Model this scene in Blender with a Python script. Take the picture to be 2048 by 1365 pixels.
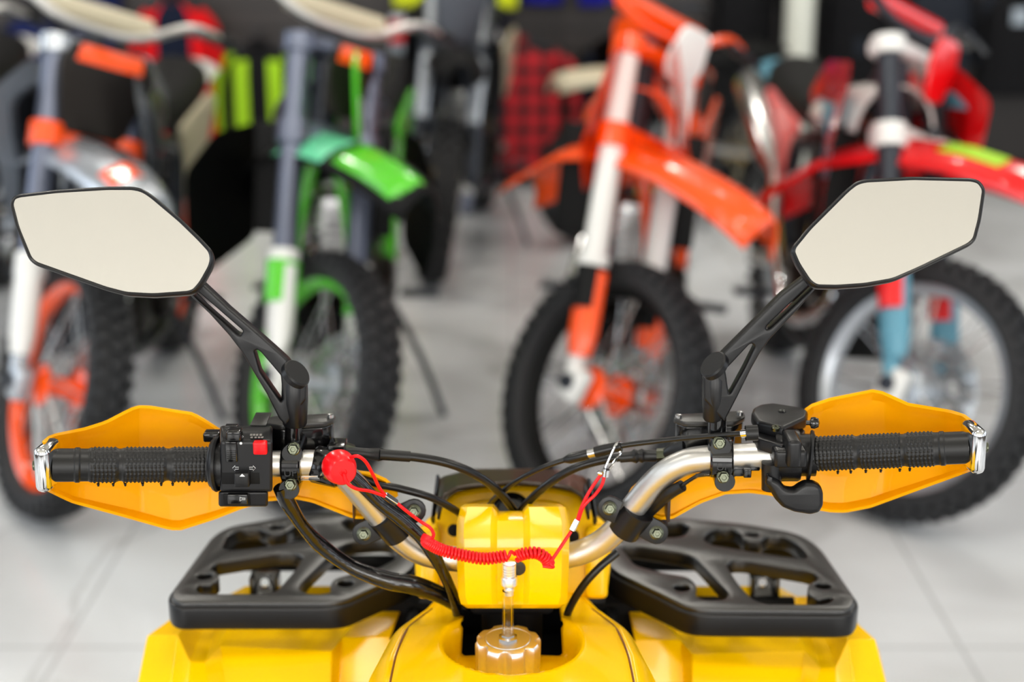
import bpy, bmesh, math, random
from math import radians, sin, cos, tan, atan, pi, sqrt
from mathutils import Vector, Matrix, Euler

for o in list(bpy.data.objects):
    bpy.data.objects.remove(o, do_unlink=True)
S = bpy.context.scene
COL = S.collection
random.seed(4)

# ---------------------------------------------------------------- camera
TH, F, H = radians(16.9), 3000.0, 1.3
cam_d = bpy.data.cameras.new('camera')
cam = bpy.data.objects.new('camera', cam_d)
COL.objects.link(cam)
cam.location = (0, 0, H)
cam.rotation_euler = (radians(90) - TH, 0, 0)
cam_d.sensor_width = 36
cam_d.lens = 36 * F / 2048
cam_d.clip_start = 0.02
cam_d.dof.use_dof = True
cam_d.dof.focus_distance = 1.20
cam_d.dof.aperture_fstop = 3.3
S.camera = cam

# ---------------------------------------------------------------- world, lights, exposure
W = bpy.data.worlds.new('daylight')
S.world = W
W.use_nodes = True
W.node_tree.nodes['Background'].inputs[0].default_value = (0.75, 0.87, 1.0, 1)
W.node_tree.nodes['Background'].inputs[1].default_value = 1.0
S.view_settings.view_transform = 'Standard'
S.view_settings.look = 'None'
S.view_settings.exposure = -0.22
S.view_settings.gamma = 1
S.view_settings.use_curve_mapping = False

def area(name, loc, rot, sx, sy, power, color):
    l = bpy.data.lights.new(name, 'AREA')
    l.shape = 'RECTANGLE'; l.size = sx; l.size_y = sy
    l.energy = power; l.color = color
    o = bpy.data.objects.new(name, l)
    COL.objects.link(o)
    o.location = loc; o.rotation_euler = [radians(a) for a in rot]
    return o
XL, XR, YB, YW, ZC = -4.6, 4.6, -5.0, 6.8, 3.4
# daylight entering the window openings (rear wall and the two side walls)
for i, x in enumerate((-3.0, 0.0, 3.0)):
    area('rear_window_daylight', (x, YB + 0.03, 1.75), (90, 0, 0), 2.2, 2.3, 140, (1.0, 0.97, 0.92))
for i, y in enumerate((-2.6, 0.6, 3.8)):
    area('left_window_daylight', (XL + 0.03, y, 1.75), (0, -90, 0), 2.3, 2.2, 40, (0.86, 0.93, 1.0))
for i, y in enumerate((-2.6, 0.6, 3.8)):
    area('right_window_daylight', (XR - 0.03, y, 1.75), (0, 90, 0), 2.3, 2.2, 26, (0.92, 0.96, 1.0))
CEIL_FILLS = [(x, y) for x in (-2.2, 0.0, 2.2) for y in (-3.9, 1.0, 5.2)]  # unseen panels added as room light; the stronger row brightens the hung clothes
for (x, y) in CEIL_FILLS:
    area('added_ceiling_fill', (x, y, ZC - 0.07), (0, 0, 0), 0.55, 0.55, 12, (1.0, 0.95, 0.86)) if y < 4 else area('added_ceiling_fill', (x, y, ZC - 0.07), (0, 0, 0), 0.55, 0.55, 30, (1.0, 0.95, 0.86))
GLINT_SPOTS = [(-2.6, 0.6), (2.6, 0.6), (-0.7, 2.6), (1.9, 2.6), (0.3, 1.9), (0.6, 4.3), (-2.0, 4.3)]
for (x, y) in GLINT_SPOTS:  # unseen point lamps added for crisp glints on glossy plastic
    l = bpy.data.lights.new('added_glint_lamp', 'POINT'); l.energy = 9; l.color = (1, .96, .9); l.shadow_soft_size = .035
    o = bpy.data.objects.new('added_glint_lamp', l); COL.objects.link(o); o.location = (x, y, ZC - .30)

# ---------------------------------------------------------------- pixel helpers (photo frame 2048 x 1365)
def ray(px, py):
    a = (px - 1024) / F; b = (682.5 - py) / F
    return Vector((a, cos(TH) + b * sin(TH), -sin(TH) + b * cos(TH)))
def PY(px, py, Y):
    d = ray(px, py); t = Y / d.y
    return Vector((d.x * t, Y, H + d.z * t))
def PZ(px, py, z):
    d = ray(px, py); t = (z - H) / d.z
    return Vector((d.x * t, d.y * t, z))
def PP(px, py, O, n):
    d = ray(px, py); c = Vector((0, 0, H)); t = (Vector(O) - c).dot(n) / d.dot(n)
    return c + d * t
def px2m(px, Y, py=930):
    d = ray(1024, py)
    return px / F * (Y / d.y)

# ---------------------------------------------------------------- materials
def mat(name, color, rough=0.5, metal=0.0, coat=0.0, bump=None, spec=0.5, trans=0.0, var=None, sss=0.0):
    m = bpy.data.materials.new(name); m.use_nodes = True
    nt = m.node_tree; b = nt.nodes['Principled BSDF']
    c = [((v / 255) / 12.92 if v / 255 <= .04045 else (((v / 255) + .055) / 1.055) ** 2.4) for v in color]
    b.inputs['Base Color'].default_value = (*c, 1)
    b.inputs['Roughness'].default_value = rough
    b.inputs['Metallic'].default_value = metal
    b.inputs['Coat Weight'].default_value = coat
    b.inputs['Coat Roughness'].default_value = 0.03
    b.inputs['Specular IOR Level'].default_value = spec
    b.inputs['Transmission Weight'].default_value = trans
    if sss:
        b.inputs['Subsurface Weight'].default_value = sss
        b.inputs['Subsurface Radius'].default_value = (0.01, 0.006, 0.002)
    tc = nt.nodes.new('ShaderNodeTexCoord')
    if var:   # (scale, amount): soft colour variation
        n = nt.nodes.new('ShaderNodeTexNoise'); n.inputs['Scale'].default_value = var[0]; n.inputs['Detail'].default_value = 4
        r = nt.nodes.new('ShaderNodeValToRGB')
        k = var[1]
        r.color_ramp.elements[0].position = .3; r.color_ramp.elements[1].position = .7
        r.color_ramp.elements[0].color = (*[v * (1 - k) for v in c], 1)
        r.color_ramp.elements[1].color = (*[min(1, v * (1 + k)) for v in c], 1)
        nt.links.new(tc.outputs['Object'], n.inputs['Vector'])
        nt.links.new(n.outputs['Fac'], r.inputs['Fac'])
        nt.links.new(r.outputs['Color'], b.inputs['Base Color'])
    if bump:  # (scale, strength, distance)
        n = nt.nodes.new('ShaderNodeTexNoise'); n.inputs['Scale'].default_value = bump[0]; n.inputs['Detail'].default_value = 3
        bp = nt.nodes.new('ShaderNodeBump'); bp.inputs['Strength'].default_value = bump[1]; bp.inputs['Distance'].default_value = bump[2]
        nt.links.new(tc.outputs['Object'], n.inputs['Vector'])
        nt.links.new(n.outputs['Fac'], bp.inputs['Height'])
        nt.links.new(bp.outputs['Normal'], b.inputs['Normal'])
    return m

M = {}
M['yellow'] = mat('glossy_yellow_plastic', (252, 197, 0), .2, coat=.14, spec=.2, bump=(9, .15, .004))
M['guard'] = mat('orange_yellow_plastic', (255, 182, 0), .38, coat=.08, spec=.15, bump=(14, .1, .003))
def translucent(m, k, col):
    nt = m.node_tree; b = nt.nodes['Principled BSDF']; t = nt.nodes.new('ShaderNodeBsdfTranslucent'); t.inputs['Color'].default_value = (*col, 1)
    x = nt.nodes.new('ShaderNodeMixShader'); x.inputs[0].default_value = k
    nt.links.new(b.outputs[0], x.inputs[1]); nt.links.new(t.outputs[0], x.inputs[2]); nt.links.new(x.outputs[0], nt.nodes['Material Output'].inputs['Surface'])
translucent(M['guard'], .22, (1, .55, .0))
M['black'] = mat('satin_black_plastic', (17, 17, 19), .34, spec=.35, bump=(900, .12, .0003))
M['rack'] = mat('textured_black_plastic', (15, 14, 13), .31, spec=.85, bump=(700, .35, .0004), var=(60, .12))
M['gloss'] = mat('glossy_black_plastic', (12, 12, 13), .14, coat=.3)
M['rubber'] = mat('black_rubber', (13, 13, 14), .42, spec=.4, bump=(500, .1, .0003))
M['hose'] = mat('black_hose_rubber', (14, 14, 15), .3, spec=.4)
M['sleeve'] = mat('black_vinyl_sleeve', (10, 10, 11), .2, coat=.4, bump=(55, .5, .004))
M['alu'] = mat('brushed_aluminium', (212, 210, 206), .40, metal=1, bump=(1200, .15, .0002))
M['capalu'] = mat('machined_aluminium', (236, 237, 240), .33, metal=1)
M['chrome'] = mat('polished_chrome', (225, 226, 228), .08, metal=1)
M['satinchrome'] = mat('satin_steel', (190, 190, 190), .25, metal=1)
M['bolt'] = mat('olive_zinc_bolt', (92, 95, 80), .3, metal=1, bump=(300, .3, .0005))
M['brass'] = mat('brass', (190, 150, 80), .3, metal=1)
M['red'] = mat('glossy_red_plastic', (232, 10, 20), .3, coat=.15, spec=.3)
M['white'] = mat('white_print', (220, 222, 225), .5)
M['print'] = mat('faint_grey_print', (120, 118, 112), .5)
M['clear'] = mat('clear_plastic_tube', (250, 250, 248), .05, trans=1.0)
M['cream'] = mat('cream_protective_film', (222, 216, 203), .4, bump=(30, .05, .001))
M['screen'] = mat('smoked_windscreen', (44, 30, 12), .3, spec=.3)
M['void'] = mat('dark_steel', (8, 8, 9), .6, spec=.2)
# mirror glass: real mirror with a faint protective haze
def mirror_mat():
    m = bpy.data.materials.new('mirror_glass'); m.use_nodes = True
    b = m.node_tree.nodes['Principled BSDF']
    b.inputs['Base Color'].default_value = (.82, .81, .80, 1)
    b.inputs['Metallic'].default_value = 1
    b.inputs['Roughness'].default_value = .10
    return m
M['mirror'] = mirror_mat()

# ---------------------------------------------------------------- mesh collector
class MB:
    def __init__(s): s.v = []; s.f = []
    def add(s, vs, fs):
        b = len(s.v); s.v += [Vector(v) for v in vs]; s.f += [[i + b for i in f] for f in fs]; return s
    def xf(s, fn): s.v = [Vector(fn(v)) for v in s.v]; return s
    def loft(s, rings, caps=True, closed=False):
        n = len(rings[0]); vs = [p for r in rings for p in r]; fs = []
        m = len(rings)
        for i in range(m if closed else m - 1):
            for j in range(n):
                a = i * n + j; b = i * n + (j + 1) % n; i2 = (i + 1) % m
                fs.append([a, b, i2 * n + (j + 1) % n, i2 * n + j])
        if caps and not closed:
            fs.append(list(range(n))[::-1]); fs.append([(m - 1) * n + j for j in range(n)])
        return s.add(vs, fs)
    def tube(s, pts, r, n=12, sub=6, closed=False, flat=1.0):
        P = smooth(pts, sub, closed) if sub > 1 else [Vector(p) for p in pts]
        m = len(P)
        if isinstance(r, (int, float)): R = [r] * m
        else:
            k = len(r) - 1; R = []
            for i in range(m):
                t = i / (m - 1) * k; a = min(int(t), k - 1); R.append(r[a] + (r[a + 1] - r[a]) * (t - a))
        T = []
        for i in range(m):
            if closed: d = P[(i + 1) % m] - P[i - 1]
            else: d = P[min(i + 1, m - 1)] - P[max(i - 1, 0)]
            T.append(d.normalized() if d.length > 1e-9 else Vector((0, 0, 1)))
        up = Vector((0, 0, 1)) if abs(T[0].z) < .9 else Vector((0, 1, 0))
        U = T[0].cross(up).normalized(); rings = []
        for i in range(m):
            U = (U - T[i] * U.dot(T[i])).normalized(); V = T[i].cross(U)
            rings.append([P[i] + U * (R[i] * cos(2 * pi * j / n)) + V * (R[i] * flat * sin(2 * pi * j / n)) for j in range(n)])
        return s.loft(rings, True, closed)
    def cyl(s, p0, p1, r0, r1=None, n=20):
        return s.tube([p0, p1], [r0, r0 if r1 is None else r1], n, 1)
    def lathe(s, prof, O, ax, n=32):
        O = Vector(O); ax = Vector(ax).normalized()
        up = Vector((0, 0, 1)) if abs(ax.z) < .9 else Vector((1, 0, 0))
        U = ax.cross(up).normalized(); V = ax.cross(U)
        rings = [[O + ax * h + U * (max(r, 1e-5) * cos(2 * pi * j / n)) + V * (max(r, 1e-5) * sin(2 * pi * j / n)) for j in range(n)] for r, h in prof]
        if (Vector(prof[0]) - Vector(prof[-1])).length < 1e-9: return s.loft(rings[:-1], False, True)
        return s.loft(rings)
    def box(s, c, sz, R=None, bev=0.0):
        hx, hy, hz = [q / 2 for q in sz]; c = Vector(c)
        if bev <= 0:
            vs = [Vector((x, y, z)) for x in (-hx, hx) for y in (-hy, hy) for z in (-hz, hz)]
            fs = [[0, 1, 3, 2], [4, 6, 7, 5], [0, 4, 5, 1], [2, 3, 7, 6], [0, 2, 6, 4], [1, 5, 7, 3]]
        else:
            bm = bmesh.new(); bmesh.ops.create_cube(bm, size=1)
            bmesh.ops.scale(bm, vec=sz, verts=bm.verts)
            bmesh.ops.bevel(bm, geom=list(bm.edges), offset=bev, segments=3, affect='EDGES', profile=.5)
            bm.verts.index_update(); vs = [v.co.copy() for v in bm.verts]; fs = [[v.index for v in f.verts] for f in bm.faces]; bm.free()
        if R is not None: vs = [R @ v for v in vs]
        return s.add([v + c for v in vs], fs)
    def grid(s, fn, nu, nv):
        vs = [fn(i / nu, j / nv) for i in range(nu + 1) for j in range(nv + 1)]
        fs = [[i * (nv + 1) + j, (i + 1) * (nv + 1) + j, (i + 1) * (nv + 1) + j + 1, i * (nv + 1) + j + 1] for i in range(nu) for j in range(nv)]
        return s.add(vs, fs)
    def build(s, name, m, parent=None, ang=40, solid=0.0, bevel=0.0, weld=False, recalc=True, flat=False):
        me = bpy.data.meshes.new(name)
        me.from_pydata([tuple(v) for v in s.v], [], s.f)
        bm = bmesh.new(); bm.from_mesh(me)
        if weld: bmesh.ops.remove_doubles(bm, verts=bm.verts, dist=1e-5)
        if recalc: bmesh.ops.recalc_face_normals(bm, faces=bm.faces)
        bm.to_mesh(me); bm.free()
        me.materials.append(m if not isinstance(m, str) else M[m])
        if not flat:
            me.shade_smooth(); me.set_sharp_from_angle(angle=radians(ang))
        o = bpy.data.objects.new(name, me); COL.objects.link(o)
        if parent is not None: o.parent = parent
        if solid:
            q = o.modifiers.new('thickness', 'SOLIDIFY'); q.thickness = solid; q.offset = 0
        if bevel:
            q = o.modifiers.new('bevel', 'BEVEL'); q.width = bevel; q.segments = 3; q.limit_method = 'ANGLE'; q.angle_limit = radians(30)
        return o

def smooth(pts, sub=6, closed=False):
    P = [Vector(p) for p in pts]; n = len(P)
    if n < 3 and not closed: return P
    out = []
    for i in range(n if closed else n - 1):
        p1 = P[i]; p2 = P[(i + 1) % n]
        p0 = P[i - 1] if (closed or i > 0) else p1 * 2 - p2
        p3 = P[(i + 2) % n] if (closed or i + 2 < n) else p2 * 2 - p1
        for k in range(sub):
            t = k / sub
            out.append(.5 * ((2 * p1) + (p2 - p0) * t + (2 * p0 - 5 * p1 + 4 * p2 - p3) * t * t + (3 * p1 - p0 - 3 * p2 + p3) * t ** 3))
    if not closed: out.append(P[-1])
    return out

def fillet(pts, r, n=4):
    out = []; N = len(pts)
    for i in range(N):
        p = Vector(pts[i][:2]); a = Vector(pts[i - 1][:2]) - p; b = Vector(pts[(i + 1) % N][:2]) - p
        la, lb = a.length, b.length
        if la < 1e-9 or lb < 1e-9: continue
        d = min(r, la * .45, lb * .45)
        A = p + a / la * d; B = p + b / lb * d
        for k in range(n + 1):
            t = k / n
            out.append(A * (1 - t) ** 2 + p * 2 * t * (1 - t) + B * t * t)
    return out

def slab(mb, outs, thick, bev, O, U, V, N):
    """flat piece with holes: outs = list of 2-D loops (first outer); its front face lies in the plane O,U,V and it extends along -N"""
    cu = bpy.data.curves.new('tmp', 'CURVE'); cu.dimensions = '2D'; cu.fill_mode = 'BOTH'
    cu.extrude = max(thick / 2 - bev, 1e-5); cu.bevel_depth = bev; cu.bevel_resolution = 2; cu.offset = -bev
    for o in outs:
        sp = cu.splines.new('POLY'); sp.points.add(len(o) - 1)
        for q, p in zip(sp.points, o): q.co = (p[0], p[1], 0, 1)
        sp.use_cyclic_u = True
    ob = bpy.data.objects.new('tmp', cu); COL.objects.link(ob)
    dg = bpy.context.evaluated_depsgraph_get()
    me = bpy.data.meshes.new_from_object(ob.evaluated_get(dg))
    bm = bmesh.new(); bm.from_mesh(me); bmesh.ops.remove_doubles(bm, verts=bm.verts, dist=1e-6)
    bmesh.ops.recalc_face_normals(bm, faces=bm.faces); bm.verts.index_update()
    O, U, V, N = Vector(O), Vector(U), Vector(V), Vector(N)
    mb.add([O + U * v.co.x + V * v.co.y + N * (v.co.z - thick / 2) for v in bm.verts], [[v.index for v in f.verts] for f in bm.faces])
    bm.free(); bpy.data.objects.remove(ob); bpy.data.curves.remove(cu); bpy.data.meshes.remove(me)
    return mb

def basis(n):
    n = Vector(n).normalized(); U = Vector((0, 0, 1)).cross(n)
    U = Vector((1, 0, 0)) if U.length < .1 else U.normalized()
    return n, U, n.cross(U)
def pslab(outs, O, n, thick, bev=.001, fil=0.0, mb=None):
    """slab whose front face lies in the plane (O, n) with outlines read off the photograph; fil = corner radius per loop"""
    n, U, V = basis(n); O = Vector(O); loops = []
    for k, o in enumerate(outs):
        q = []
        for p in o:
            w = PP(p[0], p[1], O, n) - O; q.append(Vector((w.dot(U), w.dot(V))))
        r = fil[k] if isinstance(fil, (list, tuple)) else fil
        loops.append(fillet(q, r) if r > 0 else q)
    return slab(mb or MB(), loops, thick, bev, O, U, V, n)

def empty(name, loc, label, cat, group=None, rot=(0, 0, 0)):
    o = bpy.data.objects.new(name, None); COL.objects.link(o)
    o.empty_display_size = .1; o.location = loc; o.rotation_euler = rot
    return tag(o, label, cat, group)
def tag(o, label=None, cat=None, group=None, kind=None):
    if label: o['label'] = label
    if cat: o['category'] = cat
    if group: o['group'] = group
    if kind: o['kind'] = kind
    return o

# ================================================================ ROOM
def floor_mat():
    m = bpy.data.materials.new('polished_marble_tile'); m.use_nodes = True; nt = m.node_tree; b = nt.nodes['Principled BSDF']
    tc = nt.nodes.new('ShaderNodeTexCoord')
    n1 = nt.nodes.new('ShaderNodeTexNoise'); n1.inputs['Scale'].default_value = 1.1; n1.inputs['Detail'].default_value = 6; n1.inputs['Distortion'].default_value = 1.2
    r1 = nt.nodes.new('ShaderNodeValToRGB'); e = r1.color_ramp.elements
    e[0].position = .30; e[0].color = (.50, .505, .515, 1); e[1].position = .62; e[1].color = (.73, .75, .78, 1)
    n2 = nt.nodes.new('ShaderNodeTexNoise'); n2.inputs['Scale'].default_value = .75; n2.inputs['Detail'].default_value = 7; n2.inputs['Distortion'].default_value = 1.0
    r2 = nt.nodes.new('ShaderNodeValToRGB'); e = r2.color_ramp.elements
    e[0].position = .485; e[0].color = (0, 0, 0, 1); e[1].position = .50; e[1].color = (1, 1, 1, 1)
    q = e.new(.515); q.color = (0, 0, 0, 1)
    mx = nt.nodes.new('ShaderNodeMix'); mx.data_type = 'RGBA'; mx.inputs['B'].default_value = (.30, .30, .30, 1)
    ml = nt.nodes.new('ShaderNodeMath'); ml.operation = 'MULTIPLY'; ml.inputs[1].default_value = .4
    br = nt.nodes.new('ShaderNodeTexBrick'); br.offset = 0; br.inputs['Scale'].default_value = 1.0
    br.inputs['Color1'].default_value = (1, 1, 1, 1); br.inputs['Color2'].default_value = (.97, .97, .97, 1); br.inputs['Mortar'].default_value = (.72, .72, .72, 1)
    br.inputs['Brick Width'].default_value = .8; br.inputs['Row Height'].default_value = .8; br.inputs['Mortar Size'].default_value = .004
    mu = nt.nodes.new('ShaderNodeMix'); mu.data_type = 'RGBA'; mu.blend_type = 'MULTIPLY'; mu.inputs['Factor'].default_value = 1
    L = nt.links.new
    for n in (n1, n2, br): L(tc.outputs['Object'], n.inputs['Vector'])
    L(n1.outputs['Fac'], r1.inputs['Fac']); L(n2.outputs['Fac'], r2.inputs['Fac'])
    L(r2.outputs['Color'], ml.inputs[0]); L(ml.outputs[0], mx.inputs['Factor']); L(r1.outputs['Color'], mx.inputs['A'])
    L(mx.outputs['Result'], mu.inputs['A']); L(br.outputs['Color'], mu.inputs['B']); L(mu.outputs['Result'], b.inputs['Base Color'])
    b.inputs['Roughness'].default_value = .22; b.inputs['Specular IOR Level'].default_value = .5
    return m
def wall_mat():   # dark slatted display panelling
    m = bpy.data.materials.new('dark_slat_panelling'); m.use_nodes = True; nt = m.node_tree; b = nt.nodes['Principled BSDF']
    tc = nt.nodes.new('ShaderNodeTexCoord'); w = nt.nodes.new('ShaderNodeTexWave'); w.bands_direction = 'Z'; w.inputs['Scale'].default_value = 3.2
    r = nt.nodes.new('ShaderNodeValToRGB'); e = r.color_ramp.elements
    e[0].position = .02; e[0].color = (.008, .007, .007, 1); e[1].position = .10; e[1].color = (.030, .024, .023, 1)
    nt.links.new(tc.outputs['Object'], w.inputs['Vector']); nt.links.new(w.outputs['Fac'], r.inputs['Fac']); nt.links.new(r.outputs['Color'], b.inputs['Base Color'])
    b.inputs['Roughness'].default_value = .5
    return m
M['floor'] = floor_mat(); M['slat'] = wall_mat()
M['plaster'] = mat('cream_plaster', (206, 200, 186), .8, bump=(40, .1, .002))
M['darkpaint'] = mat('dark_taupe_wall_paint', (74, 68, 63), .7, bump=(40, .1, .002))
M['panelblack'] = mat('near_black_panel', (26, 20, 18), .55)
M['frame'] = mat('white_window_frame', (225, 226, 226), .45)
M['glass'] = mat('window_glass', (250, 250, 250), .02, trans=1.0)
def structure(name, mb, m, **k):
    o = mb.build(name, m, **k); o['kind'] = 'structure'; return o
structure('floor', MB().box((0, (YB + YW) / 2, -.05), (XR - XL + .4, YW - YB + .4, .1)), 'floor')
structure('ceiling', MB().box((0, (YB + YW) / 2, ZC + .05), (XR - XL + .4, YW - YB + .4, .1)), 'plaster')
structure('wall_back', MB().box((0, YW + .05, ZC / 2), (XR - XL + .2, .1, ZC)), 'slat')
def window_wall(name, along, c, ws, lo, hi):
    """wall with rectangular window openings; along='x' or 'y'"""
    mb = MB(); edges = [lo]
    def piece(a, b, z0, z1):
        if along == 'x': mb.box(((a + b) / 2, c, (z0 + z1) / 2), (b - a, .1, z1 - z0))
        else: mb.box((c, (a + b) / 2, (z0 + z1) / 2), (.1, b - a, z1 - z0))
    cur = lo
    for (a, b) in ws:
        piece(cur, a, 0, ZC); piece(a, b, 0, .55); piece(a, b, 2.95, ZC); cur = b
    piece(cur, hi, 0, ZC)
    structure(name, mb, 'darkpaint')
window_wall('wall_rear', 'x', YB - .05, [(-4.15, -1.85), (-1.15, 1.15), (1.85, 4.15)], XL, XR)
window_wall('wall_left', 'y', XL - .05, [(-3.75, -1.45), (-.55, 1.75), (2.65, 4.95)], YB - .1, YW + .1)
window_wall('wall_right', 'y', XR + .05, [(-3.75, -1.45), (-.55, 1.75), (2.65, 4.95)], YB - .1, YW + .1)
wn = 1
for (ax, c, cs) in (('x', YB - .07, (-3.0, 0.0, 3.0)), ('y', XL - .07, (-2.6, .6, 3.8)), ('y', XR + .07, (-2.6, .6, 3.8))):
    for k in cs:
        fr = MB(); z0, z1 = .55, 2.95; h = 1.15
        for (a0, a1, b0, b1) in ((-h, -h + .06, z0, z1), (h - .06, h, z0, z1), (-h, h, z0, z0 + .06), (-h, h, z1 - .06, z1), (-.03, .03, z0, z1)):
            if ax == 'x': fr.box((k + (a0 + a1) / 2, c, (b0 + b1) / 2), (a1 - a0, .05, b1 - b0))
            else: fr.box((c, k + (a0 + a1) / 2, (b0 + b1) / 2), (.05, a1 - a0, b1 - b0))
        structure('window_%d' % wn, fr, 'frame'); wn += 1
# darker plain panels on the right half of the display wall, skirting, column
structure('trim_1', MB().box((3.0, YW - .012, 1.7), (3.2, .024, 3.4)), 'panelblack')
structure('baseboard_back', MB().box((0, YW - .035, .05), (XR - XL, .02, .1)), 'void')
M['column'] = mat('pale_painted_column', (208, 210, 200), .5)
structure('trim_2', MB().cyl((1.215, 6.46, 0), (1.215, 6.46, ZC), .062, n=24), 'column')
# housings and glowing faces of the unseen, added ceiling panels
def emis(name, col, st):
    m = bpy.data.materials.new(name); m.use_nodes = True; b = m.node_tree.nodes['Principled BSDF']
    b.inputs['Emission Color'].default_value = (*col, 1); b.inputs['Emission Strength'].default_value = st
    return m
M['lamp'] = emis('added_fill_diffuser', (1, .95, .86), 8)
first = None
for (x, y) in CEIL_FILLS:
    e = empty('added_ceiling_panel', (x, y, ZC), 'unseen square ceiling panel added to light the room', 'ceiling light', 'added ceiling panels')
    MB().box((0, 0, -.02), (.62, .62, .04)).build('housing', 'frame', e)
    MB().box((0, 0, -.045), (.56, .56, .01)).build('diffuser', 'lamp', e)


for (x, y) in GLINT_SPOTS:  # stems and shades for the added glint lamps
    e = empty('added_glint_spotlight', (x, y, ZC), 'small white spotlight added to put glints on the bikes', 'spotlight', 'added glint spotlights')
    MB().cyl((0, 0, 0), (0, 0, -.16), .008).build('stem', 'frame', e)
    MB().lathe([(.0, -.16), (.045, -.17), (.055, -.24), (.052, -.24), (.04, -.175), (0, -.17)], (0, 0, 0), (0, 0, 1)).build('lamp_shade', 'frame', e)
# ================================================================ QUAD BIKE (foreground)
quad = empty('quad_bike', (0, 1.2, 0), 'yellow quad bike in the foreground with silver handlebar and black front racks', 'quad bike')
# everything below is written in world coordinates; kids() re-parents without moving
def Q(mb, name, m, parent=None, **k):
    o = mb.build(name, m, None, **k)
    if parent is None:
        o.parent = quad; o.matrix_parent_inverse = Matrix.Translation((0, -1.2, 0))
    else: o.parent = parent
    return o

# ---- handlebar
BARL = [(100, 931, 1.1155), (330, 930, 1.137), (560, 928, 1.158), (630, 927, 1.164), (672, 938, 1.168), (705, 968, 1.174), (750, 1022, 1.183), (800, 1078, 1.192), (850, 1108, 1.198), (925, 1120, 1.203)]
BARR = [(1024, 1122, 1.204), (1135, 1112, 1.203), (1195, 1090, 1.199), (1240, 1052, 1.193), (1275, 1005, 1.186), (1318, 957, 1.178), (1365, 928, 1.171), (1420, 917, 1.165), (1560, 911, 1.156), (1760, 903, 1.136), (1944, 895, 1.1155)]
def bar3(l): return [PY(*p) for p in l]
bar_pts = bar3(BARL + BARR)
Q(MB().tube(bar_pts, .0110, 28, 10), 'handlebar', 'alu')
def bar_at(px):
    l = BARL + BARR
    for a, b in zip(l, l[1:]):
        if a[0] <= px <= b[0]:
            t = (px - a[0]) / (b[0] - a[0]); return PY(px, a[1] + (b[1] - a[1]) * t, a[2] + (b[2] - a[2]) * t)
# ---- grips
def grip(x0, x1, zones, knurl, nubs):
    """zones: list of (px, radius) from bar end inwards, knurl: list of (px0, px1)"""
    A = bar_at(x0); B = bar_at(x1); ax = (B - A); Ln = ax.length; ax = ax.normalized()
    U = ax.cross(Vector((0, 0, 1))).normalized(); V = ax.cross(U)
    nu, nv = 230, 96; mb = MB()
    xs = [z[0] for z in zones]
    def rad(px):
        for a, b in zip(zones, zones[1:]):
            if min(a[0], b[0]) <= px <= max(a[0], b[0]):
                t = (px - a[0]) / (b[0] - a[0]) if b[0] != a[0] else 0; return a[1] + (b[1] - a[1]) * t
        return zones[-1][1]
    rings = []
    for i in range(nu + 1):
        t = i / nu; px = x0 + (x1 - x0) * t; r0 = rad(px); kn = any(a <= px <= b for a, b in knurl); ring = []
        for j in range(nv):
            th = 2 * pi * j / nv; r = r0
            if kn:
                u = px / 8.0; v = th / (2 * pi) * 26
                d = max(0, sin(pi * (u + v))) * max(0, sin(pi * (u - v))) + max(0, -sin(pi * (u + v))) * max(0, -sin(pi * (u - v)))
                r += .0012 * d
            ring.append(A + ax * (Ln * t) + U * (r * cos(th)) + V * (r * sin(th)))
        rings.append(ring)
    mb.loft(rings)
    for px in nubs:
        c = bar_at(px); mb.cyl(c + Vector((0, -.004, -.0145)), c + Vector((0, -.004, -.0168)), .0013, .0008, 8)
    return mb
gl = Q(grip(106, 434, [(106, .0134), (148, .0134), (150, .0142), (158, .0142), (160, .0132), (176, .0132), (178, .0138), (232, .0138), (236, .0131), (241, .0131), (245, .0138), (327, .0138), (331, .0131), (337, .0131), (341, .0138), (434, .0138)],
            [(181, 231), (246, 326), (342, 422)], (196, 226, 250, 285, 322, 345, 378)), 'hand_grip', 'rubber', ang=60)
gr = Q(grip(1938, 1618, [(1938, .0130), (1892, .0130), (1890, .0139), (1882, .0139), (1880, .0132), (1872, .0132), (1868, .0136), (1815, .0136), (1811, .0130), (1806, .0130), (1803, .0136), (1723, .0136), (1719, .0130), (1715, .0130), (1712, .0136), (1618, .0136)],
            [(1628, 1713), (1724, 1804), (1816, 1868)], (1676, 1702, 1732, 1762, 1800, 1820)), 'hand_grip', 'rubber', ang=60)
# rectangular raised frames under the left grip
fr = MB()
for (a, b) in ((190, 228), (248, 283), (287, 322), (345, 378)):
    for (x, y0, y1) in ((a, 941, 966), (b, 941, 966)):
        p = PY(x, y0, 1.128); q = PY(x, y1, 1.132); fr.tube([p, q], .0007, 6, 1)
    fr.tube([PY(a, 941, 1.1275), PY(b, 941, 1.1285)], .0007, 6, 1)
Q(fr, 'grip_ridges', 'rubber', None)
# bar ends: polished hoops with bolts
def bar_end(px, x0, x1, y0, y1, Yc, bx0, bx1, by):
    c = PY((x0 + x1) / 2, (y0 + y1) / 2, Yc); w = px2m(x1 - x0, Yc); h = px2m(y1 - y0, Yc) * .97
    o = Q(MB().box(c, (w, .030, h), Euler((0, radians(2 if px < 1000 else -2), radians(-6 if px < 1000 else 6))).to_matrix(), bev=w * .42), 'bar_end_cap', 'chrome', ang=60)
    s = -1 if px < 1000 else 1
    b = MB(); d = Vector((s, -.1, 0)).normalized()
    p = c + d * (w * .4)
    b.cyl(p, p + d * px2m(abs(bx1 - bx0) * .75, Yc), .0058, n=6); b.cyl(p + d * px2m(abs(bx1 - bx0) * .6, Yc), p + d * px2m(abs(bx1 - bx0), Yc), .0042, n=12)
    o2 = Q(b, 'bar_end_bolt', 'bolt', None, bevel=.0005)
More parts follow.
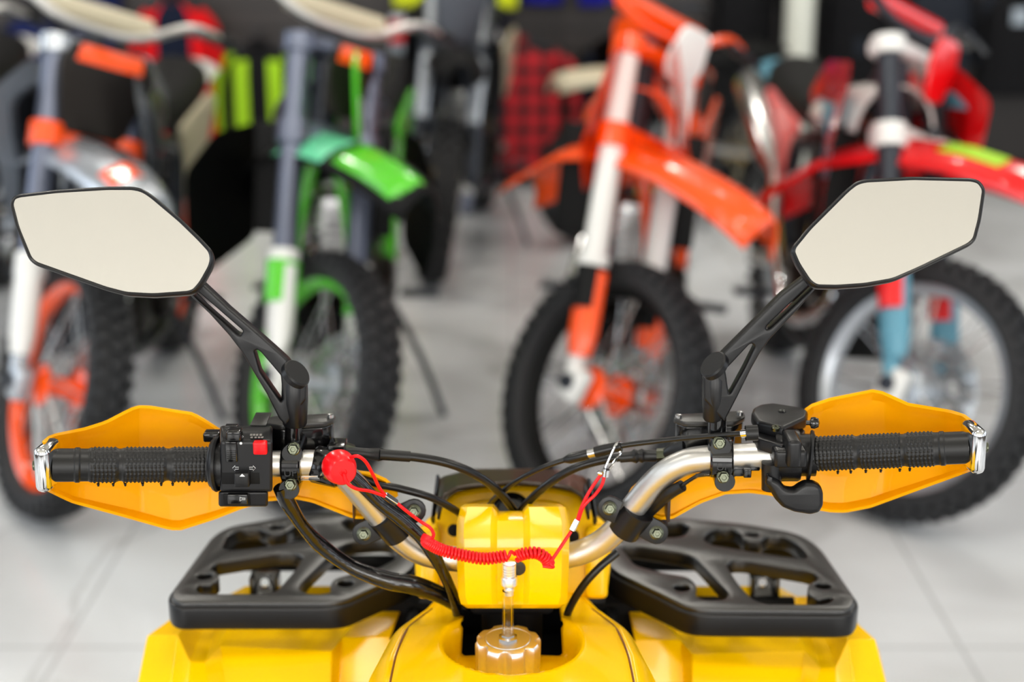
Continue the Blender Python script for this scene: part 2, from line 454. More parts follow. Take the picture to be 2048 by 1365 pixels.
bar_end(96, 80, 112, 881, 980, 1.113, 66, 82, 930)
bar_end(1945, 1931, 1961, 845, 943, 1.113, 1958, 1975, 893)
# ---- mirror mount clamps on the bar
def hexbolt(px, py, Y, r, n=None, mb=None, wash=1.45):
    mb = mb or MB(); c = PY(px, py, Y); n = Vector(n or (0, -1, .25)).normalized()
    mb.lathe([(0, 0), (r * wash, 0), (r * wash, .0015), (r * 1.05, .0022), (r * 1.05, .0022)], c, n, 24)
    mb.lathe([(r, .002), (r, .0062), (r * .86, .0072), (r * .5, .0072), (r * .42, .0064), (0, .0064)], c, n, 6)
    return mb
def text_mesh(mb, s, size, O, U, V, N, depth=.0003):
    cu = bpy.data.curves.new('t', 'FONT'); cu.body = s; cu.size = size; cu.extrude = depth; cu.align_x = 'CENTER'; cu.align_y = 'CENTER'
    ob = bpy.data.objects.new('t', cu); COL.objects.link(ob); dg = bpy.context.evaluated_depsgraph_get()
    me = bpy.data.meshes.new_from_object(ob.evaluated_get(dg)); U, V, N, O = Vector(U), Vector(V), Vector(N), Vector(O)
    mb.add([O + U * v.co.x + V * v.co.y + N * v.co.z for v in me.vertices], [list(p.vertices) for p in me.polygons])
    bpy.data.objects.remove(ob); bpy.data.curves.remove(cu); bpy.data.meshes.remove(me); return mb
XU, ZU, FN = (1, 0, 0), (0, 0, 1), (0, -1, 0)
def mount(xa, xb, by1, bx1, by2, bx2, post, postw, Yb):
    xc = (xa + xb) / 2; c = bar_at(xc); w = px2m(xb - xa, 1.16)
    mb = MB(); mb.lathe([(0, -w / 2), (.0150, -w / 2), (.0165, -w / 2 + .0015), (.0165, w / 2 - .0015), (.0150, w / 2), (0, w / 2)], c, (1, -.05, 0), 40)
    for (x, y) in ((bx1, by1), (bx2, by2)):
        p = PY(x, y, Yb + .012); mb.cyl(p + Vector((0, .02, 0)), p + Vector((0, -.012, 0)), .0086, n=24)
    p0 = PY(post[0], post[1] + 14, 1.162); p1 = PY(post[0], post[1] - 60, 1.162)
    mb.cyl(p0, p1, px2m(postw, 1.16) / 2, n=28)
    text_mesh(mb, 'UP', .009, c + Vector((0, -.0164, -.002)), XU, ZU, FN)
    o = Q(mb, 'mirror_clamp', 'gloss', None, bevel=.0004)
    for (x, y) in ((bx1, by1), (bx2, by2)):
        hexbolt(x, y, Yb - .001, .0044, wash=1.25).build('clamp_bolt', 'bolt', o)
    return o
mount(566, 606, 898, 588, 969, 582, (587, 895), 34, 1.146)
mount(1418, 1464, 886, 1438, 954, 1446, (1434, 885), 38, 1.150)
# ---- mirrors
ML_OUT = [(19, 408), (25, 393), (38, 388), (114, 379), (213, 373), (267, 373), (287, 378), (305, 390), (362, 438), (400, 475), (423, 500), (427, 517), (423, 534), (404, 568), (390, 584), (377, 589), (305, 594), (251, 591), (209, 580), (69, 530), (57, 519), (32, 458)]
MR_OUT = [(1583, 504), (1586, 492), (1617, 454), (1693, 378), (1712, 363), (1731, 358), (1826, 353), (1944, 356), (1960, 361), (1972, 378), (1963, 439), (1952, 481), (1940, 492), (1845, 538), (1788, 563), (1731, 573), (1674, 577), (1632, 576), (1617, 565), (1594, 530)]
AL_OUT = [(396, 560), (404, 568), (457, 618), (514, 667), (560, 708), (575, 722), (612, 770), (612, 800), (571, 852), (558, 839), (533, 789), (510, 751), (484, 706), (457, 671), (419, 629), (377, 589), (370, 580)]
AL_H = [[(394, 583), (486, 663), (481, 673), (473, 669), (386, 592)], [(508, 704), (514, 700), (522, 706), (561, 752), (566, 800), (562, 806), (520, 745)]]
AR_OUT = [(1624, 545), (1609, 556), (1563, 591), (1502, 652), (1441, 713), (1408, 757), (1408, 800), (1449, 845), (1476, 793), (1502, 740), (1521, 706), (1540, 679), (1598, 618), (1632, 578), (1640, 570)]
AR_H = [[(1619, 571), (1534, 652), (1532, 659), (1537, 660), (1545, 655), (1627, 577)], [(1451, 741), (1499, 690), (1504, 688), (1510, 695), (1490, 735), (1463, 785), (1458, 790)]]
def mirror(out, arm, holes, tilt, yaw, cen, pxc, Y, post):
    n = Vector((sin(radians(yaw)), -cos(radians(yaw)), tan(radians(tilt)))).normalized()
    O = PY(pxc[0], pxc[1], Y)
    root = Q(pslab([arm] + holes, PY(cen[0], cen[1], Y + .006), (0, -1, .05), .013, .0016, .0015), 'mirror_arm', 'black')
    tag(root)
    # wide post with an obliquely cut cap
    x0, x1, y0, y1 = post[:4]; c0 = PY((x0 + x1) / 2, y1, Y + .013); c1 = PY((x0 + x1) / 2, y0 + 8, Y + .013); r = px2m(x1 - x0, Y) / 2
    mb = MB(); mb.lathe([(0, 0), (r * .82, 0), (r * .92, .002), (r, .022), (r * .97, (c1 - c0).length - .006), (r * .7, (c1 - c0).length)], c0, c1 - c0, 36)
    mb.build('mirror_post', 'black', root)
    s = 1 if pxc[0] < 1000 else -1
    cc = PY(post[4], post[5], Y - .001)
    axd = Vector((s * .62, -.30, .62)).normalized()
    mb = MB(); mb.lathe([(0, -.004), (.0125, -.004), (.0125, .0005), (.0112, .0018), (0, .0018)], cc + Vector((-s * .002, .004, 0)), axd, 32)
    mb.build('mirror_pivot_cap', 'black', root)
    # housing with rounded back + glass
    nn, U, V = basis(n)
    pts = []
    for p in out:
        w = PP(p[0], p[1], O, n) - O; pts.append(Vector((w.dot(U), w.dot(V))))
    pts = fillet(pts, .004, 3)
    cc = sum(pts, Vector((0, 0))) / len(pts)
    def off(d): # uniform inset by normals
        q = []; N = len(pts)
        for i in range(N):
            a = (pts[(i + 1) % N] - pts[i - 1]).normalized(); nrm = Vector((a.y, -a.x))
            if (pts[i] - cc).dot(nrm) < 0: nrm = -nrm
            q.append(pts[i] - nrm * d)
        return q
    def ring(d, z): return [O + U * p.x + V * p.y + nn * z for p in off(d)]
    def scl(k, z): return [O + U * (cc.x + (p.x - cc.x) * k) + V * (cc.y + (p.y - cc.y) * k) + nn * z for p in pts]
    hb = MB().loft([ring(.0030, -.0012), ring(.0026, 0), ring(.0012, .0006), ring(0, -.0008), scl(1, -.004), scl(.985, -.010), scl(.93, -.016), scl(.80, -.021), scl(.5, -.024)])
    h = hb.build('mirror_housing', 'black', root, ang=60)
    MB().loft([ring(.0029, -.0011), ring(.0029, -.0004)]).build('mirror_glass', 'mirror', h, ang=20)
    return root
mirror(ML_OUT, AL_OUT, AL_H, 26, -4, (500, 700), (225, 480), 1.15, (563, 616, 745, 851, 597, 750))
mirror(MR_OUT, AR_OUT, AR_H, 26, 4, (1530, 690), (1780, 465), 1.15, (1404, 1454, 735, 840, 1423, 733))

# ---- brake fluid reservoirs
def reservoir(lid, body_y, Yf, x0, x1):
    z = PY((x0 + x1) / 2, lid[-1][1], Yf).z
    o = Q(pslab([lid], (0, Yf, z), (0, 0, 1), .0045, .001, .003), 'reservoir_lid', 'satblack')
    cx = sum(PZ(*p, z).x for p in lid) / len(lid); cy = sum(PZ(*p, z).y for p in lid) / len(lid)
    mb = MB(); lo = [Vector(((PZ(*p, z).x - cx) * .95 + cx, (PZ(*p, z).y - cy) * .93 + cy)) for p in lid]
    lo = fillet(lo, .003); h = z - .0035 - PY((x0 + x1) / 2, body_y, Yf + .006).z
    slab(mb, [lo], h, .0015, (0, 0, z - .0045), XU, (0, 1, 0), ZU)
    Q(mb, 'fluid_reservoir', 'gloss')
    return z
M['satblack'] = mat('satin_black_lid', (40, 39, 38), .3, bump=(200, .3, .0006))
reservoir([(527, 846), (527, 838), (548, 832), (655, 827), (671, 831), (669, 838), (650, 845), (560, 851)], 900, 1.172, 527, 671)
reservoir([(1346, 836), (1352, 829), (1470, 822), (1487, 822), (1491, 834), (1470, 843), (1370, 845)], 896, 1.178, 1346, 1490)
for (x, y) in ((539, 839), (661, 831), (1357, 832), (1480, 826)):
    c = PY(x, y, 1.19); Q(MB().lathe([(0, -.002), (.0028, -.002), (.0028, .0008), (.001, .0008), (0, .0002)], c, (0, 0, 1), 16), 'lid_screw', 'satinchrome')

# ---- left switch housing
YS = 1.128
sw = MB()
def sec(pts, x0, x1, ytop=None):
    L = []; 
    for x in (x0, x1):
        L.append([Vector((PY(x, py, YS + dy).x, YS + dy, PY(x, py, YS + dy).z)) for (py, dy) in pts])
    return L
body = [(984, 0), (884, 0), (866, .008), (856, .016), (852, .028), (856, .050), (984, .050)]
sw.loft(sec(body, 440, 545))
low = [(1014, .001), (984, 0), (980, .040), (1012, .040)]
sw.loft(sec(low, 437, 536))
swo = Q(sw, 'switch_housing', 'black', bevel=.0022)
def D(dy=0): return YS - dy
def pbox(x0, x1, y0, y1, Yf, depth, mb=None, bev=.001):
    mb = mb or MB(); a = PY(x0, y0, Yf); b = PY(x1, y1, Yf)
    return mb.box(((a.x + b.x) / 2, Yf + depth / 2, (a.z + b.z) / 2), (abs(b.x - a.x), depth, abs(a.z - b.z)), bev=bev)
# collar flanges towards the grip
mb = MB()
for (px, r, w) in ((428, .0205, .0030), (435, .0235, .004)):
    mb.lathe([(0, -w / 2), (r - .001, -w / 2), (r, 0), (r - .001, w / 2), (0, w / 2)], bar_at(px) + Vector((0, 0, .0008)), (1, -.05, 0), 48)
mb.lathe([(0, -.006), (.0190, -.006), (.0190, .006), (0, .006)], bar_at(438), (1, -.05, 0), 40)
mb.build('housing_collar', 'black', swo)
pbox(505, 534, 886, 911, D(.0045), .008, bev=.0013).build('engine_stop_button', 'red', swo)
pbox(442, 520, 946, 969, D(.0002), .003, bev=.0004).build('switch_recess_shade', 'void', swo)  # near-black plate on the face paints in the shade of a recess
pbox(467, 499, 948, 976, D(.0075), .010, bev=.0014).build('turn_signal_switch', 'black', swo)
mb = MB(); pbox(452, 482, 864, 884, D(.006), .012, mb, .0015); pbox(449, 475, 884, 926, D(.0022), .006, mb, .001)
for k in range(5): pbox(453, 471, 902 + k * 4, 904 + k * 4, D(.0030), .002, mb, .0002)
for k in range(4): pbox(450, 474, 853 + k * 3.4, 855 + k * 3.4, D(-.006 + .002 * k), .006, mb, .0002)
mb.build('light_switch', 'gloss', swo)
pbox(446, 500, 989, 1012, D(.001), .004, bev=.0004).build('horn_recess_shade', 'void', swo)  # dark plate stands in for the shade around the horn button
pbox(454, 496, 990, 1010, D(.0035), .006, bev=.001).build('horn_button', 'gloss', swo)
pbox(500, 532, 850, 853, D(-.022), .03, bev=.0004).build('housing_seam', 'satblack', swo)
ic = MB()
def icon(pts, Yf, mb=ic, th=.0004):
    q = [PY(x, y, Yf) for x, y in pts]; q = [(p.x, p.z) for p in q]
    return slab(mb, [q], th, .00005, (0, Yf, 0), XU, ZU, FN)
def outline_icon(pts, Yf, w=.00025):
    q = [PY(x, y, Yf - .0002) for x, y in pts]; ic.tube(q, w, 5, 1, closed=True)
outline_icon([(465, 937), (470, 932), (470, 935), (477, 935), (477, 939), (470, 939), (470, 942)], D(.0002))
outline_icon([(511, 937), (506, 932), (506, 935), (499, 935), (499, 939), (506, 939), (506, 942)], D(.0002))
icon([(479, 954), (484, 948.5), (490, 954)], D(.0078))
outline_icon([(480, 995), (480, 1003), (484, 1000), (490, 1000), (490, 997), (484, 997)], D(.0037))
ic.lathe([(0, 0), (.0011, 0), (.0011, .0004), (0, .0004)], PY(482, 887, D(.0003)), FN, 16)
outline_icon([(484, 871), (487, 874), (484, 877)], D(-.002))
ic2 = MB()
for (x, y) in ((503, 869), (509, 869), (515, 869), (522, 869), (504, 874), (512, 874), (519, 874), (525, 874)):
    a = PY(x, y, D(-.0035)); ic2.box(a + Vector((0, -.0012, 0)), (.0018, .002, .0009))
ic.build('switch_markings', 'white', swo); ic2.build('button_legend', 'print', swo)
pbox(405, 440, 868, 886, 1.158, .012, bev=.0015).build('clutch_lever_stub', 'gloss', swo)
# ---- right throttle housing, lever
zl = PY(1540, 862, 1.142).z
lid = [(1502, 838), (1506, 828), (1520, 822), (1545, 819.5), (1606, 831), (1616, 838), (1613, 851), (1566, 871), (1514, 856)]
th = Q(pslab([lid], (0, 1.142, zl), (.03, 0, 1), .011, .003, .003), 'throttle_housing', 'black')
mb = MB(); slab(mb, [fillet([((PZ(*p, zl).x - .222) * .93 + .222, (PZ(*p, zl).y - 1.165) * .93 + 1.165) for p in lid], .003)], .010, .001, (0, 0, zl - .010), XU, (0, 1, 0), ZU)
mb.lathe([(0, 0), (.0205, 0), (.0215, .002), (.0215, .018), (.0205, .020), (0, .020)], bar_at(1550), (1, -.09, .04), 40)
pbox(1577, 1602, 884, 938, 1.118, .03, mb, .003); pbox(1550, 1614, 903, 938, 1.126, .03, mb, .003); mb.lathe([(0, 0), (.0175, 0), (.0175, .026), (0, .026)], bar_at(1566), (1, -.09, .04), 36)
mb.build('throttle_body', 'black', th)
for (x, y, n) in ((1551, 856, (0, -.2, 1)), (1564, 824, (0, 0, 1))):
    MB().lathe([(0, -.002), (.0034, -.002), (.0034, .0006), (.0026, .0014), (.001, .0014), (.001, .0006), (0, .0006)], (PY(x, y, 1.142) if y > 840 else PZ(x, y, zl)), n, 16).build('housing_screw', 'bolt' if y > 840 else 'gloss', th)
MB().lathe([(0, 0), (.002, 0), (.002, .003), (.0045, .004), (.0048, .007), (.0035, .010), (0, .011)], PY(1612, 846, 1.14), (1, -.2, .05), 20).build('idle_screw', 'gloss', th)
MB().cyl(PY(1515, 866, 1.142), PY(1491, 867, 1.142), .0064, n=28).build('cable_boot', 'rubber', th)
MB().lathe([(0, 0), (.0202, 0), (.0212, .001), (.0202, .0028), (0, .0028)], bar_at(1617) + Vector((0, 0, -.001)), (1, -.17, -.05), 48).build('grip_flange', 'rubber', th)
lev = pslab([[(1535, 950), (1562, 966), (1573, 979), (1590, 981), (1600, 973), (1612, 967), (1630, 967), (1643, 974), (1648, 988), (1648, 1013), (1640, 1027), (1622, 1032), (1590, 1027), (1566, 1017), (1551, 1001), (1541, 983), (1533, 972)]], (0, 1.128, .83), (0, -1, .1), .014, .004, .002)
mb = lev; mb.cyl(PY(1543, 925, 1.142), PY(1543, 978, 1.142), .0082, n=28)
mb.build('thumb_throttle', 'black', th, ang=50)
mb = MB(); pbox(1466, 1500, 936, 954, 1.15, .016, mb); pbox(1488, 1503, 940, 957, 1.145, .012, mb); pbox(1500, 1520, 935, 943, 1.15, .01, mb)
Q(mb, 'brake_light_switch', 'gloss')
# ---- hand guards
def interp(tab, x):
    for a, b in zip(tab, tab[1:]):
        if a[0] <= x <= b[0]:
            t = (x - a[0]) / (b[0] - a[0]); return a[1] + (b[1] - a[1]) * t
    return tab[0][1] if x < tab[0][0] else tab[-1][1]
def guard(top, bot, ytab, x0, x1, xs, name='hand_guard'):
    mb = MB(); nv = 14
    def pt(u, v):
        x = xs[int(round(u * (len(xs) - 1)))]
        yt, yb, Y = interp(top, x), interp(bot, x), interp(ytab, x)
        w = min(1, (yb - yt) / 200)
        e = abs(2 * v - 1)
        dy = -.008 * w * max(0, e - .92) / .08 * 1.0 - .007 * w * e * e + .004 * w * (1 - abs(v - .55) / .55 if v < .99 else 0)
        return PY(x, yt + (yb - yt) * v, Y + dy)
    mb.grid(pt, len(xs) - 1, nv)
    return Q(mb, name, 'guard', solid=.0028, ang=50, bevel=.0006)
def frange(a, b, n): return [a + (b - a) * i / n for i in range(n + 1)]
TL = [(88, 884), (96, 876), (106, 871), (171, 858), (212, 845), (262, 819), (278, 814), (297, 814), (386, 828), (409, 841), (441, 862), (500, 900), (560, 930), (640, 938), (700, 942), (745, 948), (775, 962), (795, 985)]
BL = [(88, 975), (99, 983), (144, 1004), (239, 1030), (330, 1056), (345, 1059), (362, 1059), (427, 1038), (478, 1018), (533, 1001), (588, 996), (625, 1003), (700, 1033), (722, 1038), (750, 1020), (775, 1005), (795, 990)]
YTAB = [(88, 1.118), (110, 1.150), (150, 1.175), (280, 1.205), (420, 1.215), (540, 1.210), (700, 1.200), (795, 1.197)]
guard(TL, BL, YTAB, 88, 795, sorted(set(frange(88, 795, 60) + [278, 345, 362])))
TR = [(1253, 1000), (1258, 985), (1275, 968), (1300, 955), (1340, 950), (1400, 948), (1480, 930), (1560, 890), (1603, 826), (1625, 811), (1660, 799), (1745, 782), (1765, 786), (1816, 809), (1900, 823), (1930, 832), (1950, 850)]
BR = [(1253, 1006), (1275, 1020), (1320, 1038), (1345, 1036), (1400, 1005), (1450, 987), (1500, 984), (1545, 990), (1600, 1012), (1660, 1023), (1690, 1024), (1740, 1014), (1860, 970), (1930, 945), (1950, 938)]
YTR = [(1253, 1.197), (1340, 1.200), (1500, 1.210), (1640, 1.215), (1770, 1.205), (1890, 1.175), (1930, 1.150), (1950, 1.118)]
guard(TR, BR, YTR, 1253, 1950, sorted(set(frange(1253, 1950, 60) + [1625, 1745, 1816])))
# ---- guard clamps on the bends
def gclamp(center, b1, b2, bar_dir, Yb):
    c = PY(*center); d = Vector(bar_dir).normalized()
    mb = MB().lathe([(0, -.0135), (.0138, -.0135), (.0150, -.0125), (.0150, .0125), (.0138, .0135), (0, .0135)], c, d, 40)
    n = Vector((0, -1, .15)).normalized()
    a = Vector(b1[:2]); b = Vector(b2[:2]); t = (b - a).normalized(); nn = Vector((t.y, -t.x)); w = 24
    out = []
    for k in range(9):
        th = pi * k / 8; out.append(a - t * (w * sin(th)) + nn * (w * cos(th)))
    for k in range(9):
        th = pi * k / 8; out.append(b + t * (w * sin(th)) - nn * (w * cos(th)))
    for dy in (0.0, .008): pslab([[tuple(p) for p in out]], PY(center[0], center[1], Yb + dy), n, .0032, .0008, 0, mb)
    o = Q(mb, 'guard_clamp', 'black')
    for bb in (b1, b2): hexbolt(bb[0], bb[1], Yb - .001, .0042, wash=1.45).build('clamp_bolt', 'bolt', o)
    return o
gclamp((782, 1047, 1.190), (728, 1068), (828, 1023), bar_at(800) - bar_at(760), 1.186)
gclamp((1262, 1040, 1.190), (1219, 1017), (1313, 1066), bar_at(1275) - bar_at(1245), 1.184)
M['brown'] = mat('dark_brown_bracket', (42, 28, 24), .4)
mb = MB(); pbox(704, 707, 962, 1046, 1.178, .025, mb, .0004); pbox(706, 735, 962, 1042, 1.200, .003, mb, .0004); Q(mb, 'guard_bracket', 'brown')
mb = MB(); pbox(1336, 1340, 968, 1045, 1.178, .025, mb, .0004); pbox(1300, 1336, 975, 1052, 1.200, .003, mb, .0004); Q(mb, 'guard_bracket', 'brown')

# ---- cables and hoses
def cable(name, pts, r, m='hose', n=16, sub=8, **k): return Q(MB().tube([PY(*p) for p in pts], r, n, sub), name, m, **k)
cable('throttle_cable', [(1493, 867, 1.142), (1440, 871, 1.150), (1340, 880, 1.165), (1245, 892, 1.175), (1190, 906, 1.18), (1128, 921, 1.185), (1080, 938, 1.19), (1030, 965, 1.205), (992, 995, 1.235), (975, 1015, 1.26)], .0023)
adj = cable('cable_adjuster', [(1243, 893, 1.175), (1215, 899, 1.178), (1190, 905, 1.18)], [.0040, .0046, .0046], 'hose')
MB().tube([PY(1192, 905, 1.18), PY(1174, 909, 1.1815)], .0038, 18, 1).build('cable_ferrule', 'satinchrome', adj)
MB().tube([PY(1176, 909, 1.1812), PY(1140, 918, 1.184), PY(1128, 921, 1.185)], [.0044, .0044, .0024], 18, 1).build('cable_boot', 'hose', adj)
MB().tube([PY(1494, 867, 1.142), PY(1483, 868, 1.144)], .0033, 18, 1).build('cable_ferrule', 'chrome', adj)
def hose(pts, r, name='brake_hose'): return cable(name, pts, r)
h1 = hose([(1318, 912, 1.195), (1260, 914, 1.195), (1215, 919, 1.196), (1150, 937, 1.20), (1095, 970, 1.21), (1050, 1012, 1.235), (1035, 1040, 1.26)], .0037)
MB().tube([PY(1312, 912, 1.195), PY(1290, 912, 1.195), PY(1284, 912, 1.195), PY(1277, 912, 1.195), PY(1270, 913, 1.195), PY(1262, 914, 1.195), PY(1240, 916, 1.195)], [.0052, .0050, .0062, .0048, .0062, .0046, .0044], 18, 3).build('hose_sleeve', 'rubber', h1)
MB().tube([PY(1331, 911, 1.194), PY(1314, 912, 1.195)], .0062, 6, 1).build('banjo_nut', 'bolt', h1)
MB().tube([PY(1334, 911, 1.194), PY(1330, 911, 1.194)], .0066, 18, 1).build('brass_ring', 'brass', h1)
MB().tube([PY(1375, 898, 1.186), PY(1352, 903, 1.19), PY(1333, 911, 1.194)], [.011, .0085, .0058], 20, 4).build('hose_boot', 'rubber', h1)
h2 = hose([(690, 906, 1.178), (740, 909, 1.18), (830, 915, 1.185), (905, 930, 1.19), (965, 958, 1.2), (1005, 992, 1.22), (1030, 1025, 1.25)], .0038)
MB().tube([PY(655, 905, 1.176), PY(700, 905, 1.178), PY(735, 908, 1.18), PY(760, 910, 1.18), PY(764, 910, 1.18), PY(820, 914, 1.185)], [.0065, .0045, .0045, .0058, .0047, .0046], 18, 3).build('hose_sleeve', 'rubber', h2)
MB().tube([PY(666, 897, 1.178), PY(708, 903, 1.182)], [.009, .0055], 6, 1).build('banjo_fitting', 'bolt', h2)
cable('clutch_cable', [(690, 935, 1.195), (745, 965, 1.195), (800, 978, 1.195), (860, 995, 1.20), (905, 1018, 1.215), (935, 1040, 1.24)], .0033)
cable('wiring_harness', [(560, 975, 1.150), (575, 1005, 1.155), (605, 1052, 1.165), (640, 1090, 1.175), (700, 1133, 1.18), (770, 1160, 1.185), (830, 1172, 1.19), (880, 1190, 1.205), (930, 1215, 1.23)], [.0060, .0068, .0055, .0068, .0062, .0080, .0085, .0078, .0085], 'sleeve', 20, 10)
cable('wiring_harness', [(690, 940, 1.155), (720, 968, 1.158), (760, 1008, 1.163), (800, 1038, 1.168), (838, 1072, 1.172), (864, 1105, 1.176), (886, 1145, 1.182), (905, 1190, 1.20), (918, 1240, 1.225)], [.0045, .0055, .0052, .0060, .0056, .0062, .0048, .0050, .0045], 'sleeve', 18, 10)
cable('wiring_harness', [(1235, 1105, 1.215), (1200, 1135, 1.21), (1168, 1170, 1.21), (1142, 1212, 1.215), (1128, 1250, 1.23)], .0036)
cable('wiring_harness', [(1365, 972, 1.165), (1335, 990, 1.172), (1300, 1022, 1.19), (1285, 1040, 1.20)], [.0050, .0055, .005], 'rubber')
cable('switch_wire', [(1425, 946, 1.158), (1400, 950, 1.16), (1378, 962, 1.163), (1360, 975, 1.166)], [.0035, .0016, .0016, .002], 'hose')
cable('switch_wire', [(1470, 951, 1.155), (1425, 949, 1.156), (1392, 952, 1.16)], .0017, 'clear')
cable('zip_tie', [(600, 957, 1.15), (640, 957, 1.15)], .0019, 'clear')

# ---- handlebar cover (two raised thirds and a sunken middle)
def cover():
    mb = MB(); L, R = 917, 1135
    cols = [(0, -1), (.02, -.4), (.06, 0), (.14, 0), (.29, 0), (.325, -.55), (.35, -1), (.45, -1), (.57, -1), (.60, -1), (.625, -.55), (.66, 0), (.80, 0), (.94, 0), (.98, -.4), (1, -1)]
    rows = [(1030, 1.262, .90), (1015, 1.232, .88), (1012, 1.220, .88), (1017, 1.209, .94), (1045, 1.197, 1.0), (1075, 1.184, 1.01), (1096, 1.174, 1.0), (1102, 1.172, 1.0), (1110, 1.1715, 1.0), (1150, 1.170, .99), (1192, 1.169, .97), (1207, 1.170, .93), (1214, 1.176, .84), (1214, 1.19, .83), (1212, 1.24, .83)]
    c = (L + R) / 2; rings = []
    pts = []
    for (py, Y, k) in rows:
        row = []
        for (s, d) in cols:
            x = c + (L + (R - L) * s - c) * k
            yy = py; y3 = Y
            mid = .31 < s < .65; edge = s < .03 or s > .97
            if mid and d < 0:
                y3 += .0035 * (-d); 
                if py <= 1030: yy += 14 * (-d)
            if edge: y3 += .006 * (-d) + (.004 if 1040 < py < 1210 else 0)
            row.append(PY(x, yy, y3))
        pts.append(row)
    # side returns
    full = []
    for row in pts:
        dy = max(0, min(.03, 1.245 - row[0].y)); a = row[0] + Vector((.001, dy, -.45 * dy)); b = row[-1] + Vector((-.001, dy, -.45 * dy)); full.append([a] + row + [b])
    n = len(full[0]); mb.grid(lambda u, v: full[int(round(u * (len(full) - 1)))][int(round(v * (n - 1)))], len(full) - 1, n - 1)
    return mb
cv = Q(cover(), 'handlebar_cover', 'yellow', ang=28, solid=.0015)
cv.modifiers['thickness'].offset = -1
q = cv.modifiers.new('bevel', 'BEVEL'); q.width = .0012; q.segments = 3; q.limit_method = 'ANGLE'; q.angle_limit = radians(25)
MB().lathe([(0, 0), (.0065, 0), (.0065, .0012), (.004, .0016), (0, .0012)], PY(1036, 1137, 1.1715), FN, 28).build('cover_hole_disc', 'satblack', cv)  # black disc on the surface stands in for a dark hole
# steering column under the cover
Q(MB().cyl((0, 1.235, .73), (0, 1.30, .30), .028, n=28).box((0, 1.235, .70), (.075, .05, .05), bev=.006), 'steering_column', 'void')
# ---- key switch / lanyard switch base on the bar
mb = MB(); c = bar_at(655); mb.lathe([(0, -.012), (.0145, -.012), (.016, -.010), (.016, .010), (.0145, .012), (0, .012)], c, (1, -.1, -.2), 36)
mb.cyl(c + Vector((.002, -.006, 0)), PY(668, 934, 1.138), .0105, n=24); pbox(655, 690, 893, 912, 1.165, .02, mb)
Q(mb, 'stop_switch_base', 'gloss')

# ---- headlight cowl
YC = 1.33
out = [(832, 1190), (829, 1120), (836, 1062), (852, 1042), (872, 1030), (888, 1003), (908, 984), (960, 975), (1024, 971), (1100, 974), (1157, 986), (1172, 1005), (1188, 1032), (1214, 1048), (1224, 1090), (1222, 1131), (1214, 1200)]
cow = Q(pslab([out], PY(1024, 1060, YC), (0, -1, .35), .05, .006, .006), 'headlight_cowl', 'yellow')
pslab([[(905, 1100), (925, 1010), (960, 1000), (1100, 1000), (1135, 1012), (1150, 1100)]], PY(1024, 1060, YC - .003), (0, -1, .35), .006, .003, .008).build('cowl_panel', 'yellow', cow)
for sgn, xs in ((0, (834, 878)), (1, (1172, 1216))):
    pslab([[(xs[0], 1200), (xs[0], 1060), (xs[1], 1050), (xs[1], 1200)]], PY(1024, 1130, YC - .022), (0, -1, .25), .03, .005, .006).build('cowl_side_panel', 'yellow', cow)
MB().lathe([(0, -.01), (.019, -.01), (.019, .004), (.015, .006), (.013, .002), (0, .002)], PY(1023, 1026, YC - .012), (0, -1, .8), 32).build('gauge_housing', 'gloss', cow)
for (x, y) in ((908, 1060), (1146, 1072)):
    MB().lathe([(0, 0), (.006, 0), (.006, .003), (0, .004)], PY(x, y, YC - .02), FN, 20).build('panel_fastener', 'void', cow)
# smoked windscreen: curved shell leaning away from the rider
def scr(u, v):
    s = -1 + 2 * u; a = abs(s)
    x = 1027 + 152 * s * (1 - .012 * (1 - v)) ; yl = interp([(0, 966), (.75, 978), (.93, 995), (1, 1040)], a); yu = interp([(0, 940), (.55, 941), (.93, 956), (.985, 964), (1, 985)], a)
    yl = min(yl, 1042)
    return PY(x, yl + (yu - yl) * v, YC - .012 + .085 * v - .028 * a ** 3)
mb = MB().grid(scr, 48, 8)
Q(mb, 'windscreen', 'screen', solid=.0025)
mb = MB()
for (x0, y0, x1, y1) in ((876, 958, 866, 1040), (1178, 966, 1190, 1042)):
    mb.tube([PY(x0, y0, YC + .01), PY(x1, y1, YC - .035)], .0022, 8, 1, flat=3)
Q(mb, 'windscreen_edge', 'gloss')
# front nose hidden beyond: headlight
mb = MB().box((0, YC + .07, .64), (.15, .10, .13), bev=.02); Q(mb, 'headlight', 'gloss')

